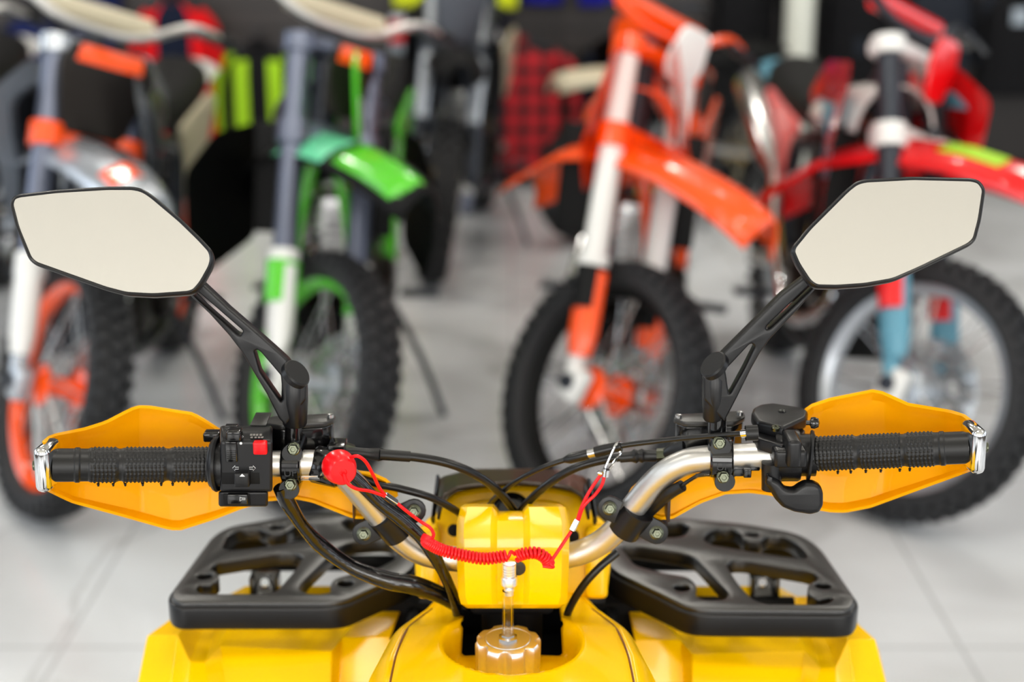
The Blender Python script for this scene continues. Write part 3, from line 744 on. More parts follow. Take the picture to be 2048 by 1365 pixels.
# ---- tank cover
M['seamdark'] = mat('shadow_gap_amber', (120, 70, 0), .5)
ZT = .68
def tank_cover():
    mb = MB(); nx, ny = 150, 130; Y0, Y1 = .78, 1.36; cy = PZ(1018, 1276, ZT).y; R = .060
    def prof(s, hw):   # s in -1..1 -> (x, drop)
        a = abs(s)
        if a < .62: x = a / .62 * .74; d = .004 * (a / .62) ** 2
        else:
            t = (a - .62) / .38; x = .74 + .26 * sin(t * pi / 2) ; d = .004 + .105 * (1 - cos(t * pi / 2)) ** .9
        if .585 < a < .635: d += .0022 * (1 - abs(a - .61) / .025)
        return (x * hw if s > 0 else -x * hw), d
    ys = [Y0 + (Y1 - Y0) * j / ny for j in range(ny + 1)]
    xs = [-1 + 2 * i / nx for i in range(nx + 1)]
    P = {}
    for i, s in enumerate(xs):
        for j, y in enumerate(ys):
            hw = interp([(.78, .128), (1.05, .138), (1.14, .136), (1.20, .124), (1.26, .102), (1.36, .080)], y)
            x, d = prof(s, hw)
            z = ZT - d - max(0, y - 1.19) * .25
            r = sqrt(x * x + (y - cy) ** 2)
            if r < R * 1.04:
                t = min(1, (R * 1.04 - r) / (R * .24)); z -= .030 * (t * t * (3 - 2 * t))
            P[i, j] = Vector((x, y, z))
    hole = lambda p: (abs(p.x) < .0445 and p.y > cy + .026)
    idx = {}; vs = []
    for k, p in P.items(): idx[k] = len(vs); vs.append(p)
    fs = []
    for i in range(nx):
        for j in range(ny):
            c = (P[i, j] + P[i + 1, j + 1]) / 2
            if hole(c): continue
            fs.append([idx[i, j], idx[i + 1, j], idx[i + 1, j + 1], idx[i, j + 1]])
    return mb.add(vs, fs)
tk = Q(tank_cover(), 'tank_cover', 'yellow', ang=60, solid=.003)
tk.modifiers['thickness'].offset = -1
for sg in (-1, 1):
    pts = []
    for k in range(13):
        y = .82 + .44 * k / 12; hw = interp([(.78, .128), (1.05, .138), (1.14, .136), (1.20, .124), (1.26, .102), (1.36, .080)], y)
        pts.append(Vector((sg * hw * (.61 / .62 * .74), y, ZT - .0058 - max(0, y - 1.19) * .25)))
    MB().tube(pts, .0011, 8, 3).build('panel_seam', 'seamdark', tk)
# fuel tank body below the cover
Q(MB().box((0, 1.02, .585), (.16, .30, .12), bev=.02).lathe([(0, 0), (.020, 0), (.020, .03), (0, .03)], (0, PZ(1018, 1276, ZT).y, .63), ZU, 32), 'fuel_tank', 'void')
# ---- fuel cap with breather tube
zc = PZ(1018, 1276, ZT).y; CX = PZ(1016, 1276, ZT).x
def capmesh():
    mb = MB(); n = 160; rings = []
    def rr(a, base, s): return base - s * max(0, cos(8 * a + .75) + .05) / 1.05
    for (b, s, z) in ((.0282, .0050, -.026), (.0286, .0050, -.004), (.0284, .0044, .0000), (.0268, .0030, .0024), (.0242, .0010, .0030), (.0205, 0, .0030), (.0200, 0, .0024), (.0192, 0, .0024), (.0187, 0, .0030), (.0060, 0, .0030)):
        rings.append([Vector((CX + rr(2 * pi * j / n, b, s) * cos(2 * pi * j / n), zc + rr(2 * pi * j / n, b, s) * sin(2 * pi * j / n), ZT - .004 + z)) for j in range(n)])
    mb.loft(rings); return mb
fc = Q(capmesh(), 'fuel_cap', 'capalu', ang=35)
zt0 = ZT - .001
MB().lathe([(0, 0), (.0088, 0), (.0088, .0016), (.0062, .003), (.0062, .0045), (0, .0045)], (CX, zc, zt0), ZU, 6).build('tube_fitting', 'satinchrome', fc)
zt1 = PY(1018, 1180, zc).z
MB().lathe([(.0030, 0), (.0048, 0), (.0048, zt1 - zt0 - .004), (.0030, zt1 - zt0 - .004), (.0030, 0)], (CX, zc, zt0 + .003), ZU, 28).build('breather_tube', 'clear', fc)
k = 1.275 / F; z0 = PY(1018, 1190, zc).z; z1 = PY(1019, 1127, zc).z; hh = z1 - z0
MB().lathe([(0, 0), (9 * k, 0), (9 * k, .12 * hh), (11 * k, .14 * hh), (11 * k, .2 * hh), (9 * k, .22 * hh), (11.5 * k, .28 * hh), (16.5 * k, .33 * hh), (17 * k, .52 * hh), (15.5 * k, .58 * hh), (12 * k, .62 * hh),
            (14 * k, .64 * hh), (14 * k, .68 * hh), (12.6 * k, .69 * hh), (12.6 * k, .71 * hh), (14 * k, .72 * hh), (14 * k, .76 * hh), (12.6 * k, .77 * hh), (12.6 * k, .79 * hh), (14 * k, .80 * hh), (14 * k, .84 * hh), (12.6 * k, .85 * hh), (12.6 * k, .87 * hh), (14 * k, .88 * hh), (14 * k, .98 * hh), (13 * k, hh), (0, hh)],
           (CX + .001, zc, z0), ZU, 40).build('breather_valve', 'capalu', fc, ang=25)

# ---- racks
ZR = .64
def rack(outer, holes, rounds):
    fil = [.020] + [.009] * len(holes)
    fo = [[p for p in h] for h in holes]
    for (x, y, r) in rounds:
        c = PZ(x, y, ZR); loop = []
        for k in range(20):
            w = c + Vector((cos(2 * pi * k / 20), sin(2 * pi * k / 20), 0)) * r
            d = w - Vector((0, 0, H)); t = 1 / (d.y * cos(TH) - d.z * sin(TH)); loop.append((1024 + F * d.x * t, 682.5 - F * (d.y * sin(TH) + d.z * cos(TH)) * t))
        fo.append(loop); fil.append(0)
    top = pslab([outer] + fo, (0, 1.4, ZR), ZU, .016, .0022, fil)
    o = Q(top, 'cargo_rack', 'rack', ang=50)
    # stepped lower skirt, a little wider
    cx = sum(p[0] for p in outer) / len(outer)
    pts = [PZ(*p, ZR) for p in outer]; cc = sum(pts, Vector()) / len(pts)
    def offs(d):
        N = len(pts); q = fillet([(p.x, p.y) for p in pts], .020); c2 = Vector((cc.x, cc.y)); N = len(q); r = []
        for i in range(N):
            a = (q[(i + 1) % N] - q[i - 1]).normalized(); n = Vector((a.y, -a.x))
            if (q[i] - c2).dot(n) < 0: n = -n
            r.append(q[i] + n * d)
        return r
    mb = MB(); slab(mb, [offs(.0035), offs(-.010)], .024, .003, (0, 0, ZR - .0045), XU, (0, 1, 0), ZU)
    mb.build('rack_skirt', 'black', o, ang=50)  # same plastic as the rack; duller black material darkens the shaded sides
    # raised bosses round the bolt holes reach down to the frame
    mb = MB()
    for (x, y, r) in rounds:
        c = PZ(x, y, ZR); n = 28
        rings = [[c + Vector((rr * cos(2 * pi * j / n), rr * sin(2 * pi * j / n), zz)) for j in range(n)] for rr, zz in ((r + .0035, -.004), (r + .0035, -.028), (r, -.028), (r, -.004))]
        mb.loft(rings, closed=True, caps=False)
    mb.build('bolt_boss', 'rack', o)
    return o
RL = [(340, 1188), (352, 1206), (395, 1205), (656, 1205), (690, 1202), (830, 1140), (838, 1080), (790, 1020), (673, 1023), (588, 1031), (458, 1053), (425, 1072)]
def c4(l): return [(280 + x / 2.926, 980 + y / 2.926) for x, y in l]
LH = [c4([(482, 338), (515, 262), (585, 226), (700, 224), (745, 248), (850, 252), (905, 205), (1010, 200), (1040, 262), (985, 292), (700, 337), (520, 354)]),
      c4([(408, 462), (445, 425), (820, 365), (910, 365), (955, 395), (930, 440), (800, 590), (745, 608), (400, 608), (350, 602), (328, 578), (350, 550), (420, 552), (468, 520), (455, 480)]),
      c4([(932, 580), (950, 540), (1160, 335), (1230, 305), (1430, 288), (1520, 330), (1500, 400), (1390, 460), (1240, 490), (1130, 520), (1110, 560), (1120, 600), (1050, 610), (975, 606)]),
      c4([(1178, 190), (1205, 165), (1310, 160), (1390, 190), (1380, 225), (1230, 245)])]
rack(RL, LH, [(280 + 378 / 2.926, 980 + 503 / 2.926, .0075), (280 + 800 / 2.926, 980 + 216 / 2.926, .0075), (280 + 1202 / 2.926, 980 + 545 / 2.926, .0078)])
def c3(l): return [(1200 + x / 2.415, 760 + y / 2.415) for x, y in l]
RR = [(1713, 1200), (1700, 1219), (1676, 1221), (1420, 1219), (1378, 1216), (1216, 1138), (1212, 1080), (1255, 1030), (1345, 1035), (1480, 1046), (1597, 1066), (1640, 1094)]
RH = [c3([(498, 770), (512, 742), (560, 714), (640, 715), (680, 740), (690, 772), (785, 775), (800, 752), (880, 752), (950, 785), (1006, 848), (985, 866), (760, 835), (540, 797)]),
      c3([(608, 893), (645, 868), (695, 868), (1000, 920), (1052, 942), (1050, 965), (1005, 985), (1000, 1030), (1050, 1060), (1120, 1045), (1128, 1062), (1085, 1084), (800, 1082), (735, 1058), (670, 985)]),
      c3([(100, 805), (170, 800), (400, 835), (460, 860), (622, 1032), (600, 1062), (500, 1062), (460, 1040), (470, 990), (430, 950), (300, 930), (170, 895)]),
      c3([(265, 700), (320, 684), (400, 688), (435, 712), (402, 756), (330, 764), (250, 745)])]
rack(RR, RH, [(1200 + 1078 / 2.415, 760 + 993 / 2.415, .0075), (1200 + 737 / 2.415, 760 + 745 / 2.415, .0068), (1200 + 395 / 2.415, 760 + 1003 / 2.415, .0078)])
# tubular carrier below the racks, with perforated brackets
mb = MB(); 
for y in (1.40, 1.50): mb.tube([(-.29, y, .590), (.29, y, .590)], .009, 14, 1)
for x in (-.10, .10): mb.tube([(x, 1.30, .56), (x, 1.40, .590), (x, 1.52, .590)], .009, 14, 4)
Q(mb, 'rack_carrier', 'void')
for (x, y) in ((531, 1172), (1527, 1172)):
    mb = pslab([[(x - 26, y - 32), (x + 26, y - 32), (x + 26, y + 32), (x - 26, y + 32)], [(x - 2 + 9 * cos(2 * pi * k / 14), y - 6 + 9 * sin(2 * pi * k / 14)) for k in range(14)]], PY(x, y, 1.41), (0, -1, .5), .003, .0005)
    for s in (-1, 1):
        a = PY(x + s * 26, y, 1.413); mb.box(a, (.003, .018, .024))
    Q(mb, 'rack_bracket', 'gloss')
# ---- front fenders
def fender(ridge, low, far, s):
    zr = .585
    ZD = {'D': -.014}
    mb = MB(); R = []; Lo = []; Fa = []; Bk = []
    for (x, y, dz) in ridge: R.append(PZ(x, y, zr + dz))
    for (r, (x, y)) in zip(R, low):
        p = PY(x, y, r.y - .075); Lo.append(p)
    for (r, (x, y, dz)) in zip(R, far): Fa.append(PZ(x, y, zr + dz))
    for a, b in zip(R, Fa): Bk.append(Vector((b.x + (b.x - a.x) * .6, 1.46, b.z - .004)))
    Dn = [p + Vector((0, -.012, -.12)) for p in Lo]
    rows = [Dn, Lo, R, Fa, Bk]; n = len(R)
    mb.grid(lambda u, v: rows[int(round(u * 4))][int(round(v * (n - 1)))], 4, n - 1)
    return Q(mb, 'front_fender', 'yellow', ang=12, solid=.003, bevel=.0016)
rl = [(293, 1290, -.02), (297, 1274, 0), (354, 1272, 0), (382, 1327, -.010), (412, 1327, -.010), (439, 1295, 0), (662, 1305, 0), (686, 1277, .004), (780, 1277, .004)]
ll = [(262, 1450), (262, 1450), (335, 1450), (370, 1450), (430, 1450), (462, 1450), (657, 1450), (672, 1450), (780, 1450)]
fl = [(338, 1250, -.02), (342, 1242, 0), (374, 1246, 0), (404, 1262, -.012), (430, 1262, -.012), (456, 1256, 0), (706, 1248, 0), (726, 1230, .004), (800, 1225, .004)]
fender(rl, ll, fl, -1)
rr = [(1756, 1302, -.02), (1748, 1281, 0), (1697, 1282, 0), (1669, 1337, -.010), (1639, 1337, -.010), (1610, 1304, 0), (1386, 1311, 0), (1360, 1283, .004), (1270, 1283, .004)]
lr = [(1790, 1450), (1790, 1450), (1714, 1450), (1674, 1450), (1612, 1450), (1592, 1450), (1388, 1450), (1374, 1450), (1270, 1450)]
fr = [(1722, 1262, -.02), (1716, 1253, 0), (1672, 1256, 0), (1650, 1275, -.012), (1622, 1275, -.012), (1594, 1268, 0), (1340, 1258, 0), (1318, 1240, .004), (1260, 1235, .004)]
fender(rr, lr, fr, 1)
# ---- chassis, seat and wheels (outside the frame, so that the quad stands on the floor)
mb = MB(); mb.box((0, 1.15, .40), (.16, .62, .20), bev=.03); mb.tube([(-.16, .55, .42), (-.17, 1.0, .36), (-.15, 1.5, .42)], .014, 12, 6); mb.tube([(.16, .55, .42), (.17, 1.0, .36), (.15, 1.5, .42)], .014, 12, 6)
mb.tube([(-.40, 1.36, .24), (.40, 1.36, .24)], .016, 12, 1); mb.tube([(-.40, .42, .24), (.40, .42, .24)], .02, 12, 1); mb.tube([(0, .42, .24), (0, .75, .38)], .03, 12, 1)
mb.box((0, 1.40, .47), (.32, .03, .26)).box((0, 1.24, .50), (.22, .34, .02))
Q(mb, 'chassis', 'void')
mb = MB().box((0, .52, .66), (.26, .52, .09), bev=.035); Q(mb, 'seat', 'black')
for x in (-.41, .41):
    for y in (1.36, .42):
        mb = MB(); n = 60; rr_ = .24; tb = .075
        mb.lathe([(.13, -.07), (.19, -.085), (.225, -.075), (.24, -.04), (.24, .04), (.225, .075), (.19, .085), (.13, .07), (.13, -.07)], (x, y, .24), (1, 0, 0), 48)
        w = Q(mb, 'quad_wheel', 'rubber'); mb = MB().lathe([(0, -.03), (.06, -.03), (.12, -.055), (.131, -.055), (.131, .055), (.12, .055), (.06, .03), (0, .03)], (x, y, .24), (1, 0, 0), 40)
        mb.build('wheel_rim', 'satinchrome', w)

# ================================================================ SAFETY LANYARD (clipped on, lies loose)
lan = empty('safety_lanyard', PY(686, 932, 1.12), 'red coiled safety lanyard with round red cap, strung across the quad handlebar', 'lanyard')
def LQ(mb, name, m, **k):
    o = mb.build(name, m, None, **k); o.parent = lan; o.matrix_parent_inverse = Matrix.Translation(-lan.location); return o
axc = Vector((.35, -1, .05)).normalized(); c = PY(676, 931, 1.137)
LQ(MB().lathe([(0, 0), (.0128, 0), (.0138, .001), (.0136, .008), (.0112, .0175), (.0100, .0190), (.0030, .0190), (.0026, .0182), (0, .0182)], c, axc, 48), 'cap', 'red')
def cord(pts, name='cord', r=.00145): return LQ(MB().tube([PY(*p) for p in pts], r, 12, 8), name, 'red')
cord([(701, 915, 1.125), (716, 913, 1.120), (732, 925, 1.124), (746, 950, 1.13), (758, 975, 1.14), (771, 992, 1.145)])
cord([(688, 948, 1.118), (694, 966, 1.118), (712, 978, 1.12), (740, 983, 1.132), (770, 993, 1.145)])
def ferr(a, b, r=.0032): LQ(MB().tube([PY(*a), PY(*b)], r, 4, 1), 'ferrule', 'chrome', bevel=.0006)
ferr((769, 990, 1.146), (794, 1007, 1.149))
cord([(793, 1006, 1.149), (812, 1022, 1.15), (840, 1043, 1.155), (860, 1056, 1.155), (867, 1068, 1.152), (866, 1076, 1.15)])
def coil(path, turns, R, r, name):
    P = smooth([PY(*p) for p in path], 24); T = [(P[min(i + 1, len(P) - 1)] - P[max(i - 1, 0)]).normalized() for i in range(len(P))]
    pts = []; N = turns * 14
    for k in range(N + 1):
        t = k / N * (len(P) - 1); i = min(int(t), len(P) - 2); f = t - i; c = P[i].lerp(P[i + 1], f); tt = T[i]
        U = tt.cross(Vector((0, 0, 1))).normalized(); V = tt.cross(U); a = 2 * pi * k / 14
        pts.append(c + (U * cos(a) + V * sin(a)) * R)
    return LQ(MB().tube(pts, r, 8, 1), name, 'red', ang=80)
coil([(857, 1074, 1.152), (853, 1083, 1.150), (862, 1090, 1.148), (885, 1101, 1.148), (925, 1111, 1.148), (968, 1118, 1.148), (1012, 1113, 1.149)], 36, .0042, .00135, 'coiled_cord')
cord([(1012, 1122, 1.146), (1018, 1113, 1.144), (1022, 1104, 1.146), (1030, 1110, 1.148)])
coil([(1032, 1114, 1.149), (1050, 1108, 1.149), (1074, 1107, 1.149), (1092, 1118, 1.149), (1098, 1130, 1.149)], 13, .0042, .00135, 'coiled_cord')
cord([(1086, 1133, 1.146), (1106, 1135, 1.144), (1101, 1128, 1.144), (1106, 1118, 1.148), (1142, 1064, 1.158)])
ferr((1144, 1062, 1.158), (1155, 1040, 1.160))
cord([(1155, 1040, 1.160), (1163, 1015, 1.161), (1178, 985, 1.162), (1198, 955, 1.163), (1203, 950, 1.163)])
cord([(1157, 1041, 1.160), (1168, 1012, 1.160), (1190, 990, 1.162), (1204, 970, 1.162), (1209, 951, 1.163)])
LQ(MB().tube([PY(1204, 946, 1.163), PY(1208, 940, 1.162), PY(1215, 925, 1.163), PY(1229, 894, 1.166), PY(1237, 886, 1.171), PY(1244, 888, 1.184), PY(1243, 902, 1.186), PY(1232, 920, 1.176), PY(1213, 948, 1.163)], .0011, 8, 6), 'wire_clip', 'chrome')
LQ(MB().lathe([(0, 0), (.0030, 0), (.0030, .006), (0, .006)], PY(1211, 953, 1.161), (.1, 0, 1), 14).lathe([(0, 0), (.0018, 0), (.002, .003), (0, .004)], PY(1203, 948, 1.16), (-1, 0, .3), 12), 'clip_sleeve', 'chrome')
# ================================================================ DIRT BIKES
def sm(name, c, **k): M[name] = mat(name, c, **k)
sm('orange', (255, 84, 12), rough=.2, coat=.6); sm('bikered', (226, 12, 20), rough=.2, coat=.6)
sm('green', (84, 196, 36), rough=.2, coat=.6); sm('deepgreen', (0, 140, 80), rough=.35); sm('mint', (110, 215, 165), rough=.3)
sm('bikewhite', (226, 226, 224), rough=.3, coat=.3); sm('steelblue', (92, 150, 172), rough=.35); sm('silverplastic', (190, 196, 204), rough=.25, metal=.6)
sm('gunmetal', (110, 116, 134), rough=.3, metal=.7); sm('darkgun', (54, 58, 66), rough=.35, metal=.6); sm('tyre', (30, 31, 34), rough=.65, bump=(60, .3, .002))
sm('engine', (40, 36, 33), rough=.3, spec=.35, metal=.6); sm('beige', (196, 186, 160), rough=.4); sm('neon', (160, 210, 30), rough=.5)
sm('lens', (235, 235, 225), rough=.1, coat=.6); sm('pink', (250, 120, 120), rough=.35); sm('gold', (190, 160, 100), rough=.3, metal=.8); sm('seatblack', (16, 16, 17), rough=.6, spec=.2)
sm('purple', (120, 90, 190), rough=.4); sm('numberyellow', (240, 200, 20), rough=.4)
RAKE = radians(26)
def polyslab(mb, pts, y, th, ux=(1, 0, 0), vz=(0, 0, 1), n=(0, -1, 0), holes=(), fil=.02, bev=.004, dy=0):
    """plate in the bike's x-z plane at side offset y"""
    return slab(mb, [fillet(pts, fil)] + [fillet(h, fil * .7) for h in holes], th, bev, (0, y, 0), ux, vz, n)
def wheel(name, root, c, R, rim_r, width, C, xf, spoke_mat='satinchrome', disc=True, full=True, rimm='rim', hubm='hub'):
    ax = Vector((0, 1, 0)); c = Vector(c); T = lambda mb: mb.xf(xf) if xf else mb
    prof = [(rim_r, -.020), (rim_r + .010, -.024), (rim_r + .012, -.010), (rim_r + .006, 0), (rim_r + .012, .010), (rim_r + .010, .024), (rim_r, .020), (rim_r - .012, .012), (rim_r - .016, 0), (rim_r - .012, -.012), (rim_r, -.020)]
    w = T(MB().lathe(prof, c, ax, 56)).build(name, C[rimm], root)
    h = (R - .012 - rim_r - .008); pr = []
    for k in range(13):
        a = -1.15 * pi / 2 + 1.15 * pi * k / 12 * 1.0
        pr.append((rim_r + .006 + h * .42 + h * .58 * cos(a), width / 2 * sin(a)))
    pr = [(rim_r + .004, -.02)] + pr + [(rim_r + .004, .02), (rim_r + .004, -.02)]
    mb = MB().lathe(pr, c, ax, 64)
    nk = 46 if full else 30
    for k in range(nk):
        for (yo, hh, tt) in ((0, .010, 0), (-.026, .009, .5), (.026, .009, .5)):
            a = 2 * pi * (k + tt) / nk; rr = R - .008 - abs(yo) * .28
            m3 = Matrix.Rotation(-a, 3, 'Y')
            mb.box(c + Vector((rr * cos(a), yo, rr * sin(a))), (.016, .020, .55 * 2 * pi * R / nk), m3)
    for k in range(nk):
        for s in (-1, 1):
            a = 2 * pi * (k + .1) / nk; rr = R - .024
            mb.box(c + Vector((rr * cos(a), s * width * .47, rr * sin(a))), (.02, .012, .5 * 2 * pi * R / nk), Matrix.Rotation(-a, 3, 'Y'))
    T(mb).build('tyre', 'tyre', w)
    T(MB().lathe([(0, -.055), (.022, -.055), (.045, -.045), (.045, -.038), (.024, -.034), (.022, 0), (.024, .034), (.045, .038), (.045, .045), (.022, .055), (0, .055)], c, ax, 28)).build('hub', C[hubm], w)
    mb = MB(); ns = 32 if full else 16
    for k in range(ns):
        s = 1 if k % 2 else -1; a = 2 * pi * k / ns; b = a + (.55 if (k // 2) % 2 else -.55)
        mb.tube([c + Vector((.040 * cos(a), s * .041, .040 * sin(a))), c + Vector(((rim_r - .010) * cos(b), s * .004, (rim_r - .010) * sin(b)))], .0021, 5, 1)
    T(mb).build('spokes', spoke_mat, w)
    if disc:
        mb = MB(); n = 24; lo = [(.112 * (1 + .03 * (k % 2)) * cos(2 * pi * k / n), .112 * (1 + .03 * (k % 2)) * sin(2 * pi * k / n)) for k in range(n)]
        hs = [[(.098 * cos(2 * pi * (k + .5) / 10) + .009 * cos(t), .098 * sin(2 * pi * (k + .5) / 10) + .009 * sin(t)) for t in (0, 1.05, 2.1, 3.14, 4.2, 5.2)] for k in range(10)]
        hs += [[(.068 * cos(2 * pi * (k + .2) / 6 + u) , .068 * sin(2 * pi * (k + .2) / 6 + u)) for u in (0, .7)] + [(.050 * cos(2 * pi * (k + .2) / 6 + u), .050 * sin(2 * pi * (k + .2) / 6 + u)) for u in (.7, 0)] for k in range(6)]
        slab(mb, [lo] + hs, .004, .0005, c + Vector((0, C.get('disc_side', 1) * .058, 0)), (1, 0, 0), (0, 0, 1), (0, -1, 0))
        T(mb).build('brake_disc', 'satinchrome', w)
    return w

def dirt_bike(label, cx, cy, yaw, lean, steer, C, group=None, full=True, R=.285, s=1.0, name='dirt_bike'):
    """cx, cy: floor point of the front tyre; local x forward, y to the bike's left, z up"""
    root = empty(name, (cx, cy, 0), label, 'motorcycle', group, (radians(-lean), 0, radians(-90 + yaw)))
    root.scale = (s, s, s)
    AX = Vector((-sin(RAKE), 0, cos(RAKE))); A0 = Vector((-.045, 0, R)); RM = Matrix.Rotation(radians(steer), 3, AX)
    def st(p): return RM @ (Vector(p) - A0) + A0
    # drop so that the steered tyre still touches the floor
    axle = st((0, 0, R)); shift = Vector((-axle.x, 0, R - axle.z + .0))
    def st2(p): return st(p) + Vector((0, 0, 0))
    def P(mb, nm, m, par=None, steer_=False, **k):
        if steer_: mb.xf(st2)
        return mb.build(nm, m, par or root, **k)
    fk = lambda z, y=0.0, dx=0.0: Vector((-(z - R) * tan(RAKE) + dx, y, z))
    HT = C.get('top', .965)
    # --- front end
    wheel('front_wheel', root, (0, 0, R), R, R - .068, .085, C, st2, C.get('spoke', 'satinchrome'), C.get('disc', True), full)
    for sy in (-1, 1):
        g = MB().tube([fk(.50, sy * .092), fk(HT, sy * .092)], .0265, 20, 1)
        leg = P(g, 'fork_leg', C['fork'], None, True)
        P(MB().tube([fk(R - .01, sy * .092), fk(.54, sy * .092)], .019, 16, 1), 'fork_slider', C['slider'], leg, True)
        P(MB().tube([fk(.485, sy * .092), fk(.53, sy * .092)], .034, 18, 1), 'fork_seal', C['seal'], leg, True)
        P(MB().tube([fk(R + .055, sy * .098, .012), fk(R + .10, sy * .098, .014), fk(.50, sy * .098, .012)], [.026, .034, .036], 18, 4, flat=.8), 'fork_guard', C['guard'], leg, True)
        if C.get('guard2'):
            P(MB().tube([fk(.43, sy * .099, .014), fk(.51, sy * .099, .013)], [.037, .0385], 18, 1, flat=.85), 'guard_stripe', C['guard2'], leg, True)
        P(MB().box(fk(R, sy * .088), (.060, .040, .075), bev=.012), 'axle_clamp', C['foot'], leg, True)
        P(MB().lathe([(0, 0), (.018, 0), (.016, .012), (0, .014)], fk(R, sy * .108), (0, sy, 0), 18), 'axle_nut', 'darkgun', leg, True)
    for z, hh, cm in ((HT - .02, .035, C.get('clamp_top', C['clamp'])), (HT - .20, .045, C['clamp'])):
        P(MB().box(fk(z, 0, -.03), (.075, .16, hh), Matrix.Rotation(-RAKE, 3, 'Y'), bev=.01).tube([fk(z - hh / 2, .092), fk(z + hh / 2, .092)], .037, 20, 1).tube([fk(z - hh / 2, -.092), fk(z + hh / 2, -.092)], .037, 20, 1), 'triple_clamp', cm, None, True)
    P(MB().tube([fk(HT + .01, 0, -.045), fk(HT - .22, 0, -.045)], .03, 18, 1), 'steering_head', 'darkgun', None, True)
    # front fender: arched blade
    zf = HT - .195; def_w = [(-.36, .060), (-.20, .095), (-.05, .100), (.12, .098), (.26, .088), (.34, .076), (.385, .042)]
    def_z = [(-.36, -.200), (-.20, -.060), (-.05, .0), (.12, .020), (.26, .018), (.34, .008), (.385, -.008)]
    bx = fk(zf).x + .05
    def fen(u, v):
        x = -.36 + .745 * u; w = interp(def_w, x); z = interp(def_z, x); t = -1 + 2 * v
        return Vector((bx + x, t * w, zf + z - .062 * abs(t) ** 3.2 + (.008 if abs(t) < .35 else 0)))
    ff = P(MB().grid(fen, 22, 14), 'front_fender', C['fender'], None, True, solid=.004, ang=50)
    if C.get('fender2'):
        for (u0, u1, v0, v1, mm) in C['fender2']:
            def fe2(u, v, u0=u0, u1=u1, v0=v0, v1=v1): return fen(u0 + (u1 - u0) * u, v0 + (v1 - v0) * v) + Vector((0, 0, .0035))
            P(MB().grid(fe2, 10, 6), 'fender_graphic', mm, ff, True, solid=.001)
    # handlebar with grips, levers, pad
    hb = [(fk(HT).x - .10, .34, HT + .085), (fk(HT).x - .055, .22, HT + .095), (fk(HT).x - .02, .10, HT + .045), (fk(HT).x - .02, 0, HT + .035), (fk(HT).x - .02, -.10, HT + .045), (fk(HT).x - .055, -.22, HT + .095), (fk(HT).x - .10, -.34, HT + .085)]
    bar = P(MB().tube(hb, .011, 12, 6), 'handlebar', C.get('bar', 'alu'), None, True)
    P(MB().tube([(fk(HT).x - .05, .17, HT + .065), (fk(HT).x - .05, -.17, HT + .065)], .006, 10, 1), 'crossbar', C.get('bar', 'alu'), bar, True)
    P(MB().tube([(fk(HT).x - .045, .12, HT + .065), (fk(HT).x - .045, -.12, HT + .065)], .024, 14, 1), 'bar_pad', C['pad'], bar, True)
    for sy in (-1, 1):
        a = Vector((fk(HT).x - .072, sy * .235, HT + .092)); b = Vector((fk(HT).x - .105, sy * .352, HT + .085))
        P(MB().tube([a, b], .0165, 14, 1), 'hand_grip', C.get('grip', 'rubber'), bar, True)
        P(MB().tube([a + Vector((.01, 0, 0)), a + Vector((.05, 0, -.005)), b + Vector((.055, 0, -.01))], .006, 8, 4), 'brake_lever', C.get('lever', 'darkgun'), bar, True)
        if C.get('handguard'):
            P(MB().tube([a + Vector((.03, -sy * .01, .0)), a + Vector((.075, 0, 0)), b + Vector((.08, 0, 0)), b + Vector((.01, sy * .02, 0))], [.012, .028, .026, .010], 10, 5, flat=.35), 'hand_guard', C['handguard'], bar, True)
    # number plate / headlight mask
    zt = HT + .02
    mk = MB(); n = Vector((cos(RAKE * .6), 0, sin(RAKE * .6) * .35)).normalized(); O = fk(HT - .08, 0, .065)
    U = Vector((0, 1, 0)); V = n.cross(U)
    w_ = C.get('maskw', .085); h0, h1 = C.get('maskh', (-.10, .13))
    slab(mk, [fillet([(-w_ * .7, h0), (w_ * .7, h0), (w_ * 1.1, h1 * .5), (w_ * .8, h1), (-w_ * .8, h1), (-w_ * 1.1, h1 * .5)], .02)], .012, .003, O, U, V, n)
    mo = P(mk, 'front_mask', C['mask'], None, True)
    if C.get('light'):
        P(MB().lathe([(0, -.01), (.050, -.01), (.056, .004), (.045, .016), (0, .022)], O + V * -.015 + n * .004, n, 28), 'headlight', 'lens', mo, True)
    if C.get('masktext'):
        mk = MB(); slab(mk, [[(-w_ * .75, h1 * .55), (w_ * .75, h1 * .55), (w_ * .7, h1 * .92), (-w_ * .7, h1 * .92)]], .002, .0003, O + n * .003, U, V, n); P(mk, 'mask_graphic', C['masktext'], mo, True)
    P(MB().tube([fk(HT - .03, .05, .03), fk(.70, .10, .02), fk(.50, .115, .02), fk(R + .05, .105, .03)], .004, 8, 6), 'brake_hose', 'hose', None, True)
    # --- body (not steered)
    F0 = fk(HT - .05, 0, -.045)
    def bl(pts, r, nm, m, par=None): return P(MB().tube(pts, r, 12, 6), nm, m, par)
    frm = MB()
    for sy in (-1, 1):
        frm.tube([F0, (-.52, sy * .10, .74), (-.74, sy * .11, .66), (-.80, sy * .10, .36)], .019, 10, 5)
        frm.tube([F0 + Vector((0, 0, -.12)), (-.33, sy * .06, .55), (-.34, sy * .09, .27), (-.75, sy * .10, .24), (-.80, sy * .09, .34)], .016, 10, 5)
        frm.tube([(-.72, sy * .09, .67), (-1.25, sy * .07, .74)], .010, 8, 1)
        frm.tube([(-.80, sy * .10, .46), (-1.12, sy * .08, .72)], .009, 8, 1)
    frm = P(frm, 'frame', C['frame'])
    P(MB().box((-.33, .11, .66), (.035, .095, .25), Matrix.Rotation(-.12, 3, 'Y'), bev=.006), 'radiator', C.get('rad', 'void'))
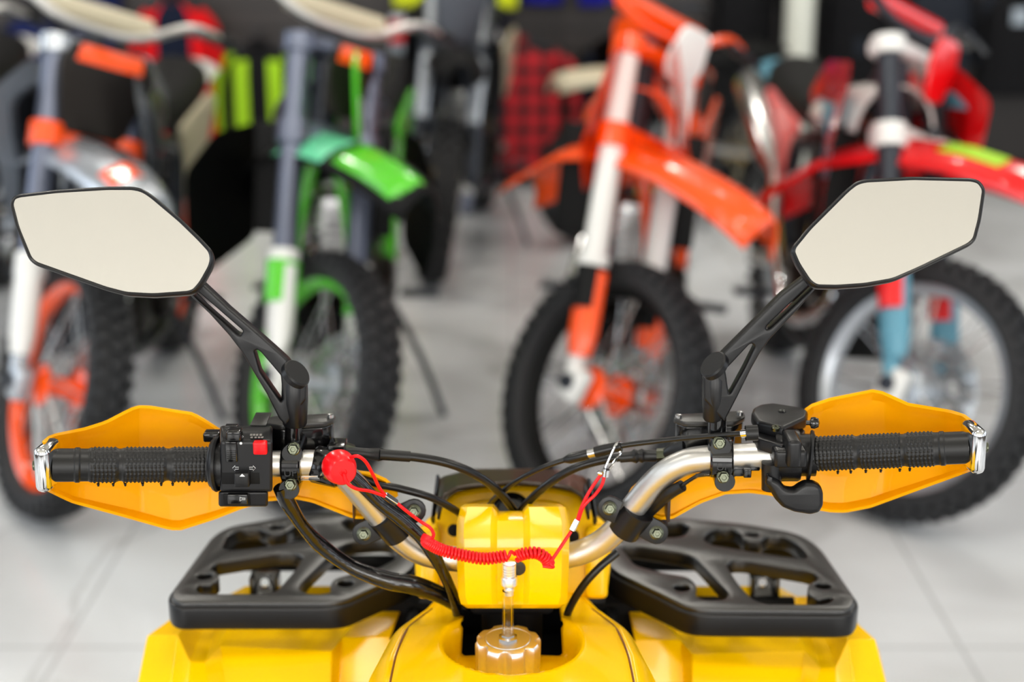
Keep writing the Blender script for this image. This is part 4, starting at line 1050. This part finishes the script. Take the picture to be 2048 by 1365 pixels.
    P(MB().box((-.33, -.11, .66), (.035, .095, .25), Matrix.Rotation(-.12, 3, 'Y'), bev=.006), 'radiator', C.get('rad', 'void'))
    P(MB().box((-.33, 0, .30), (.03, .20, .14), Matrix.Rotation(.5, 3, 'Y'), bev=.012), 'skid_plate', C.get('skid', 'void'))
    # tank
    def tk(u, v):
        x = -.30 - .42 * u; a = pi * (v * 2 - 1) * .5; w = .075 + .045 * sin(pi * min(1, u * 1.15)); h = .115 - .06 * u
        return Vector((x, w * sin(a) * 1.15, .775 + h * cos(a) * (.75 + .25 * sin(pi * min(1, u + .25)))))
    P(MB().grid(tk, 12, 16), 'fuel_tank', C['tank'], solid=.006, ang=60)
    P(MB().lathe([(0, 0), (.03, 0), (.032, .018), (0, .022)], (-.42, 0, .872), (0, 0, 1), 20), 'tank_cap', 'darkgun')
    # shrouds
    for sy in (-1, 1):
        y = sy * (C.get('shroud_y', .125) if sy > 0 else C.get('shroud_y_r', C.get('shroud_y', .125)))
        pts = C.get('shroud_pts', [(-.16, .88), (-.30, .93), (-.62, .90), (-.70, .82), (-.50, .72), (-.36, .55), (-.26, .58), (-.22, .72)])
        mb = MB(); slab(mb, [fillet(pts, .025)] + [fillet(h, .02) for h in C.get('shroud_hole', [])], .012, .004, (-.0, y, 0), Vector((1, sy * .28, 0)).normalized(), ZU, (0, -1, 0))
        mb.xf(lambda p, y=y, sy=sy: Vector((p.x, y + sy * C.get('flare', .18) * (p.x + .42) * (1 if p.x > -.42 else .35) - sy * .25 * max(0, p.z - .80), p.z)))
        sh = P(mb, 'radiator_shroud', C['shroud'])
        if C.get('shroud2'):
            mb = MB(); q = [(a * .55 - .17, (b - .76) * .6 + .77) for a, b in pts]
            slab(mb, [fillet(q, .02)], .014, .003, (0, y, 0), XU, ZU, (0, -1, 0))
            mb.xf(lambda p, y=y, sy=sy: Vector((p.x, p.y - y + y + sy * .004 + sy * C.get('flare', .18) * (p.x + .42) * (1 if p.x > -.42 else .35) - sy * .25 * max(0, p.z - .80), p.z)))
            P(mb, 'shroud_graphic', C['shroud2'], sh)
        mb = MB(); polyslab(mb, [(-.74, .73), (-1.12, .77), (-1.20, .74), (-1.05, .58), (-.84, .52)], sy * .115, .012); P(mb, 'side_panel', C['side'])
    for (mm, y, pts) in C.get('stripe', []):
        mb = MB(); slab(mb, [fillet(pts, .015)], .012, .003, (0, y, 0), XU, ZU, (0, -1, 0)); mb.xf(lambda p, y=y: Vector((p.x, p.y + y * .9 * (p.x + .2), p.z))); P(mb, 'body_stripe', mm)
    # seat, tail
    def seat(u, v):
        x = -.60 - .68 * u; a = pi * (v * 2 - 1) * .5; w = .075 + .02 * sin(pi * u)
        return Vector((x, w * sin(a) * 1.1, .72 + .035 * u * 1.2 + .075 * cos(a) ** .6))
    P(MB().grid(seat, 14, 12), 'seat', C.get('seat', 'seatblack'), solid=.01, ang=60)
    def tail(u, v):
        x = -1.05 - .48 * u; t = -1 + 2 * v; w = .095 - .02 * u
        return Vector((x, t * w, .765 + .06 * u - .02 * u * u - .028 * abs(t) ** 2.2))
    P(MB().grid(tail, 14, 10), 'rear_fender', C['tail'], solid=.005, ang=50)
    # engine
    e = MB().box((-.56, 0, .34), (.30, .20, .20), bev=.04).lathe([(0, 0), (.075, 0), (.075, .02), (.055, .035), (0, .035)], (-.62, .10, .34), (0, 1, 0), 28).lathe([(0, 0), (.07, 0), (.07, .02), (.05, .03), (0, .03)], (-.60, -.10, .34), (0, -1, 0), 28)
    en = P(e, 'engine', C.get('engine', 'engine'), ang=50)
    mb = MB()
    for k in range(6): mb.box((-.46 - .012 * k * .3, 0, .46 + k * .022), (.13, .13, .010), bev=.002)
    mb.box((-.47, 0, .52), (.10, .10, .17), bev=.01)
    P(mb, 'cylinder_fins', C.get('fins', 'satinchrome'), en)
    ex = P(MB().tube([(-.42, -.03, .50), (-.34, -.06, .46), (-.33, -.10, .36), (-.50, -.14, .30), (-.72, -.14, .42), (-.86, -.13, .58)], .018, 12, 8), 'exhaust_pipe', C.get('exh', 'chrome'))
    P(MB().tube([(-.86, -.13, .58), (-.92, -.135, .62), (-1.20, -.15, .76), (-1.25, -.15, .785)], [.02, .042, .045, .02], 18, 1), 'silencer', C.get('sil', 'satinchrome'), ex)
    sw_ = MB()
    for sy in (-1, 1): sw_.tube([(-.80, sy * .075, .36), (-1.20, sy * .085, .275)], [.026, .02], 10, 1)
    sw_.box((-.86, 0, .355), (.05, .16, .05), bev=.01); P(sw_, 'swingarm', C.get('swing', 'alu'))
    P(MB().tube([(-.85, 0, .40), (-.75, 0, .66)], .032, 16, 1), 'shock_absorber', C.get('shock', 'numberyellow'))
    wheel('rear_wheel', root, (-1.20, 0, .265), .265, .265 - .085, .105, C, None, C.get('spoke', 'satinchrome'), False, False, 'rim', 'hub')
    mb = MB()
    mb.tube([(-.63, .12, .30), (-.60, .20, .17), (-.58, .27, .0 + .27 * tan(radians(lean)))], .009, 8, 4)
    P(mb, 'kickstand', 'darkgun')
    P(MB().box((-.70, .19, .30), (.05, .10, .012), bev=.003), 'foot_peg', 'darkgun'); P(MB().box((-.70, -.19, .30), (.05, .10, .012), bev=.003), 'foot_peg', 'darkgun')
    return root

def FX(px, py): p = PZ(px, py, 0); return p.x, p.y
CA = dict(fork='gunmetal', slider='silverplastic', seal='bikewhite', guard='bikewhite', foot='silverplastic', clamp='orange', clamp_top='silverplastic', fender='silverplastic', fender2=[(.80, .90, .1, .45, 'orange'), (.4, .75, .3, .9, 'darkgun')],
          pad='beige', bar='alu', mask='engine', masktext='orange', light=False, maskw=.10, maskh=(-.10, .10), frame='darkgun', tank='engine', shroud='silverplastic', shroud2='darkgun', side='beige', seat='seatblack', tail='bikewhite',
          rim='orange', hub='orange', skid='darkgun', disc=True)
CB = dict(fork='gunmetal', slider='bikewhite', seal='bikewhite', guard='bikewhite', guard2='green', foot='bikewhite', clamp='gunmetal', fender='void', maskw=.055, maskh=(-.06, .10), fender2=[(.34, .62, .02, .42, 'mint'), (.66, .97, .05, .5, 'green')],
          pad='beige', bar='alu', mask='engine', masktext='orange', light=False, frame='green', tank='darkgun', shroud='void', stripe=[('green', .085, [(-.14, .95), (-.20, .97), (-.30, .90), (-.36, .66), (-.30, .64)]), ('bikewhite', .087, [(-.22, .86), (-.27, .86), (-.32, .72), (-.30, .70)]), ('green', -.11, [(-.50, .90), (-.62, .90), (-.66, .84), (-.54, .80)])], flare=.35, shroud_y=.17, shroud_pts=[(-.14, .70), (-.26, .77), (-.42, .77), (-.48, .64), (-.42, .50), (-.22, .46), (-.14, .56)], side='green', tail='void', rim='green', hub='silverplastic', lever='darkgun')
CC = dict(fork='bikewhite', slider='bikewhite', seal='bikewhite', guard='orange', guard2='void', foot='bikewhite', clamp='orange', fender='orange', pad='orange', bar='orange', mask='bikewhite', frame='orange', tank='orange', shroud='orange',
          maskw=.05, maskh=(.04, .16), shroud_y=.12, shroud_y_r=.075, flare=.03, side='orange', tail='orange', rim='void', hub='orange', shroud_hole=[[(-.30, .92), (-.58, .91), (-.46, .79), (-.32, .75)]], shroud_pts=[(-.12, .93), (-.22, 1.0), (-.66, .97), (-.72, .90), (-.52, .76), (-.40, .66), (-.20, .66), (-.12, .76)], seat='seatblack', spoke='satinchrome')
CD = dict(fork='darkgun', slider='steelblue', seal='bikewhite', guard='steelblue', guard2='bikered', foot='bikewhite', clamp='bikewhite', fender='bikered', fender2=[(.56, .76, .16, .36, 'neon')], pad='bikered', bar='darkgun', mask='bikered', maskw=.045, maskh=(-.02, .12), frame='darkgun', tank='bikewhite',
          shroud='bikered', shroud2='steelblue', side='pink', tail='steelblue', rim='silverplastic', hub='silverplastic', spoke='satinchrome', disc=True)
#                                                                        px    py   yaw lean steer
BIK = [('dirt bike at far left with orange wheel rims and grey and white bodywork', 100, 1030, 0, 4, 37, CA),
       ('black and green dirt bike with green rim and tall grey fork', 602, 1018, -2, 2, 40, CB),
       ('bright orange dirt bike with white fork tubes and orange front fender', 1150, 1034, -12, 5, 51, CC),
       ('red dirt bike at right with blue grey fork guards and spoked silver wheel', 1775, 1036, 2, 3, 41, CD)]
for (lb, px, py, yw, ln, stt, C) in BIK:
    x, y = FX(px, py - 10); dirt_bike(lb, x, y, yw, ln, stt, C, 'dirt bikes parked in the front row')

CF = dict(fork='silverplastic', slider='bikewhite', seal='darkgun', guard='darkgun', foot='gunmetal', clamp='darkgun', fender='void', pad='silverplastic', bar='alu', mask='darkgun', frame='darkgun', tank='bikewhite', shroud='darkgun', side='beige', tail='void', rim='gold', hub='gunmetal')
CG = dict(fork='gunmetal', slider='silverplastic', seal='darkgun', guard='silverplastic', foot='gunmetal', clamp='gunmetal', fender='beige', pad='darkgun', bar='darkgun', mask='orange', frame='void', tank='engine', shroud='void', side='void', tail='void', seat='seatblack', rim='void', hub='gold', spoke='beige')
CI = dict(fork='silverplastic', slider='bikewhite', seal='darkgun', guard='steelblue', foot='gunmetal', clamp='darkgun', fender='bikewhite', pad='darkgun', bar='alu', mask='bikewhite', frame='darkgun', tank='bikewhite', shroud='steelblue', side='bikewhite', tail='bikewhite', rim='silverplastic', hub='gunmetal')
x, y = FX(868, 562); dirt_bike('dark dirt bike in the back row seen between the green bike and the plaid shirt', x, y, -6, 3, 12, CF, 'dirt bikes in the back row', False)
x, y = FX(1172, 484); dirt_bike('beige fendered dirt bike in the back row behind the orange bike fork', x, y, -42, 3, -12, CG, 'dirt bikes in the back row', False, s=.82)
dirt_bike('white and blue dirt bike half cut by the left edge of the picture', -1.66, 3.75, 4, 5, 40, CI, 'dirt bikes in the back row', False)
# ================================================================ CLOTHING ON THE DISPLAY WALL
def cloth(name, c, **k):
    M[name] = mat(name, c, rough=.85, bump=(35, .5, .01), spec=.2, **k)
cloth('navy_cloth', (22, 32, 78)); cloth('red_cloth', (215, 14, 22)); cloth('black_cloth', (14, 14, 17)); cloth('neon_cloth', (165, 215, 40)); cloth('green_cloth', (90, 160, 20))
cloth('blue_cloth', (25, 25, 130)); cloth('dark_navy_cloth', (14, 22, 42)); cloth('silver_cloth', (150, 160, 170)); cloth('yellow_cloth', (215, 225, 40)); cloth('slate_cloth', (30, 34, 42))
def plaid():
    m = bpy.data.materials.new('red_plaid_flannel'); m.use_nodes = True; nt = m.node_tree; b = nt.nodes['Principled BSDF']
    tc = nt.nodes.new('ShaderNodeTexCoord'); outs = []
    for ax in ('X', 'Z'):
        w = nt.nodes.new('ShaderNodeTexWave'); w.bands_direction = ax; w.inputs['Scale'].default_value = 3.6; w.inputs['Distortion'].default_value = .6
        r = nt.nodes.new('ShaderNodeMath'); r.operation = 'GREATER_THAN'; r.inputs[1].default_value = .60
        nt.links.new(tc.outputs['Object'], w.inputs['Vector']); nt.links.new(w.outputs['Fac'], r.inputs[0]); outs.append(r)
    ad = nt.nodes.new('ShaderNodeMath'); ad.operation = 'ADD'
    nt.links.new(outs[0].outputs[0], ad.inputs[0]); nt.links.new(outs[1].outputs[0], ad.inputs[1])
    hv = nt.nodes.new('ShaderNodeMath'); hv.operation = 'MULTIPLY'; hv.inputs[1].default_value = .5; nt.links.new(ad.outputs[0], hv.inputs[0])
    rp = nt.nodes.new('ShaderNodeValToRGB'); rp.color_ramp.interpolation = 'CONSTANT'; e = rp.color_ramp.elements
    e[0].position = 0; e[0].color = (.60, .012, .022, 1); e[1].position = .4; e[1].color = (.20, .008, .012, 1); q = e.new(.9); q.color = (.02, .006, .008, 1)
    nt.links.new(hv.outputs[0], rp.inputs['Fac']); nt.links.new(rp.outputs['Color'], b.inputs['Base Color']); b.inputs['Roughness'].default_value = .9
    return m
M['plaid'] = plaid()
YG = YW - .06
GN = [0]
def garment(name, label, cat, x0, y0, x1, y1, body, sleeve, group='clothes hung on the display wall', panels=(), collar='black_cloth', sl=.72, Y=None):
    """torso box in photo pixels; hanging jacket/shirt with two sleeves, neck opening, hanger, coloured panels (u0,v0,u1,v1,mat)"""
    GN[0] += 1; Yg = (Y or YG) - (.075 if GN[0] % 2 else 0); a = PY(x0, y0, Yg); b = PY(x1, y1, Yg); cx = (a.x + b.x) / 2; w = abs(b.x - a.x); h = a.z - b.z
    root = empty(name, (cx, Yg, a.z), label, cat, group)
    hw = w * (.40 if name == 'shirt' else .36)
    def torso(u, v, off=0):   # u around front half, v down
        t = -1 + 2 * u; sh = 1 if v > .12 else (.55 + .45 * v / .12)
        neck = .06 * h * max(0, 1 - abs(t) / .3) * max(0, 1 - v / .1)
        xx = hw * t * sh * (1 + .06 * v)
        yy = -.055 * sqrt(max(0, 1 - t * t)) * (.6 + .4 * min(1, v * 4)) - .008 * sin(t * 14 + v * 3) * v - off
        return Vector((xx, yy, -h * (v + .10 * abs(t) * max(0, 1 - v * 5)) - neck))
    MB().grid(torso, 28, 24).build('torso', body, root, solid=.012, ang=80)
    for s in (-1, 1):
        pts = [(s * hw * .80, 0, -.10 * h), (s * hw * 1.18, -.01, -.22 * h), (s * hw * 1.30, -.02, -.45 * h), (s * hw * 1.28, -.02, -sl * h)]
        MB().tube(pts, [w * .085, w * .10, w * .085, w * .065], 16, 6, flat=.55).build('sleeve', sleeve, root, ang=80)
    MB().tube([(hw * .24 * cos(t), -.015 - .03 * abs(sin(t)), .0 + .02 * h * sin(t)) for t in [2 * pi * k / 14 for k in range(14)]], .011, 10, 3, closed=True).build('collar', collar, root)
    MB().tube([(-hw * .8, .0, -.07 * h), (0, .0, .01), (hw * .8, .0, -.07 * h)], .007, 8, 6).tube([(0, 0, .0), (0, 0, .05), (.015, .02, .065), (.0, .045, .05)], .003, 8, 4).build('hanger', 'darkgun', root)
    for (u0, v0, u1, v1, mm) in panels:
        MB().grid(lambda u, v: torso(u0 + (u1 - u0) * u, v0 + (v1 - v0) * v, .008), 10, 10).build('panel', mm, root, solid=.004, ang=80)
    return root
garment('jacket', 'navy blue jacket hung on the wall above the far left bikes', 'jacket', -10, 20, 150, 265, 'navy_cloth', 'dark_navy_cloth')
garment('jacket', 'blue jacket hung high on the wall behind the handlebar of the leftmost bike', 'jacket', 120, -110, 250, 110, 'navy_cloth', 'navy_cloth')
garment('riding_suit', 'red and black riding jersey hung on the wall left of the neon jacket', 'jersey', 255, -10, 455, 300, 'red_cloth', 'red_cloth', panels=[(.25, 0, .75, .42, 'dark_navy_cloth'), (.30, .45, .62, 1, 'black_cloth')], sl=.4)
garment('jacket', 'black jacket with neon green stripes hung behind the green bike', 'jacket', 425, 85, 620, 325, 'black_cloth', 'neon_cloth', panels=[(.14, .12, .34, .75, 'neon_cloth'), (.64, .12, .84, .75, 'neon_cloth')], sl=.95)
garment('shirt', 'red and black plaid flannel shirt hung in the middle of the wall', 'shirt', 905, 78, 1145, 345, 'plaid', 'plaid', collar='plaid', sl=.85)
garment('jacket', 'dark navy jacket with a silver badge hung right of the plaid shirt', 'jacket', 1150, 85, 1285, 260, 'dark_navy_cloth', 'black_cloth', panels=[(.40, .18, .58, .34, 'silver_cloth')])
garment('jacket', 'yellow and black jacket whose hem shows at the top above the dark bike', 'jacket', 770, -300, 880, 12, 'yellow_cloth', 'black_cloth')
garment('jacket', 'bright green jacket whose hem shows at the top of the picture', 'jacket', 860, -300, 975, 18, 'neon_cloth', 'black_cloth')
garment('jacket', 'yellow hemmed vest hung at the top left of the plaid shirt', 'vest', 968, -300, 1042, 16, 'yellow_cloth', 'slate_cloth')
garment('jacket', 'royal blue jacket whose hem shows at the top above the plaid shirt', 'jacket', 1030, -300, 1140, 8, 'blue_cloth', 'black_cloth')
garment('jacket', 'royal blue jacket whose hem shows at the top left of the orange bike', 'jacket', 1150, -300, 1250, 12, 'blue_cloth', 'black_cloth')
garment('jacket', 'black jacket hung right beside the pale column', 'jacket', 1640, -60, 1790, 180, 'black_cloth', 'black_cloth', panels=[(.4, .55, .6, .7, 'slate_cloth')], Y=YG - .03)
garment('jacket', 'black jacket hung on the dark wall above the red bike handlebar', 'jacket', 1800, -40, 1950, 170, 'slate_cloth', 'black_cloth', Y=YG - .03)
garment('jacket', 'black jacket hung at the right edge of the picture', 'jacket', 1950, -30, 2110, 190, 'black_cloth', 'slate_cloth', panels=[(.35, .2, .6, .35, 'silver_cloth')], Y=YG - .03)
garment('jacket', 'dark jacket hung between the orange bike and the pale column', 'jacket', 1420, -60, 1560, 150, 'black_cloth', 'black_cloth', Y=YG - .03)
# glove hanging on a hook
g = empty('riding_glove', PY(798, 30, YG), 'small red and white riding glove hung on the wall above the green bike', 'glove', None)
MB().box((0, -.02, -.07), (.085, .03, .10), bev=.012).build('palm', 'red_cloth', g)
for k in range(4): MB().tube([(-.032 + .021 * k, -.02, -.115), (-.034 + .022 * k, -.024, -.155 - .008 * (k in (1, 2)))], .009, 10, 1).build('finger', 'silver_cloth', g)
MB().tube([(.04, -.02, -.07), (.062, -.028, -.11)], .010, 10, 1).build('thumb', 'silver_cloth', g)
MB().box((0, -.02, -.012), (.07, .03, .03), bev=.008).build('cuff', 'white', g)
MB().tube([(0, .0, .0), (0, -.03, .0), (0, -.035, .015)], .003, 8, 3).tube([(0, -.02, .0), (0, .06, .0)], .003, 8, 1).build('hook', 'satinchrome', g)
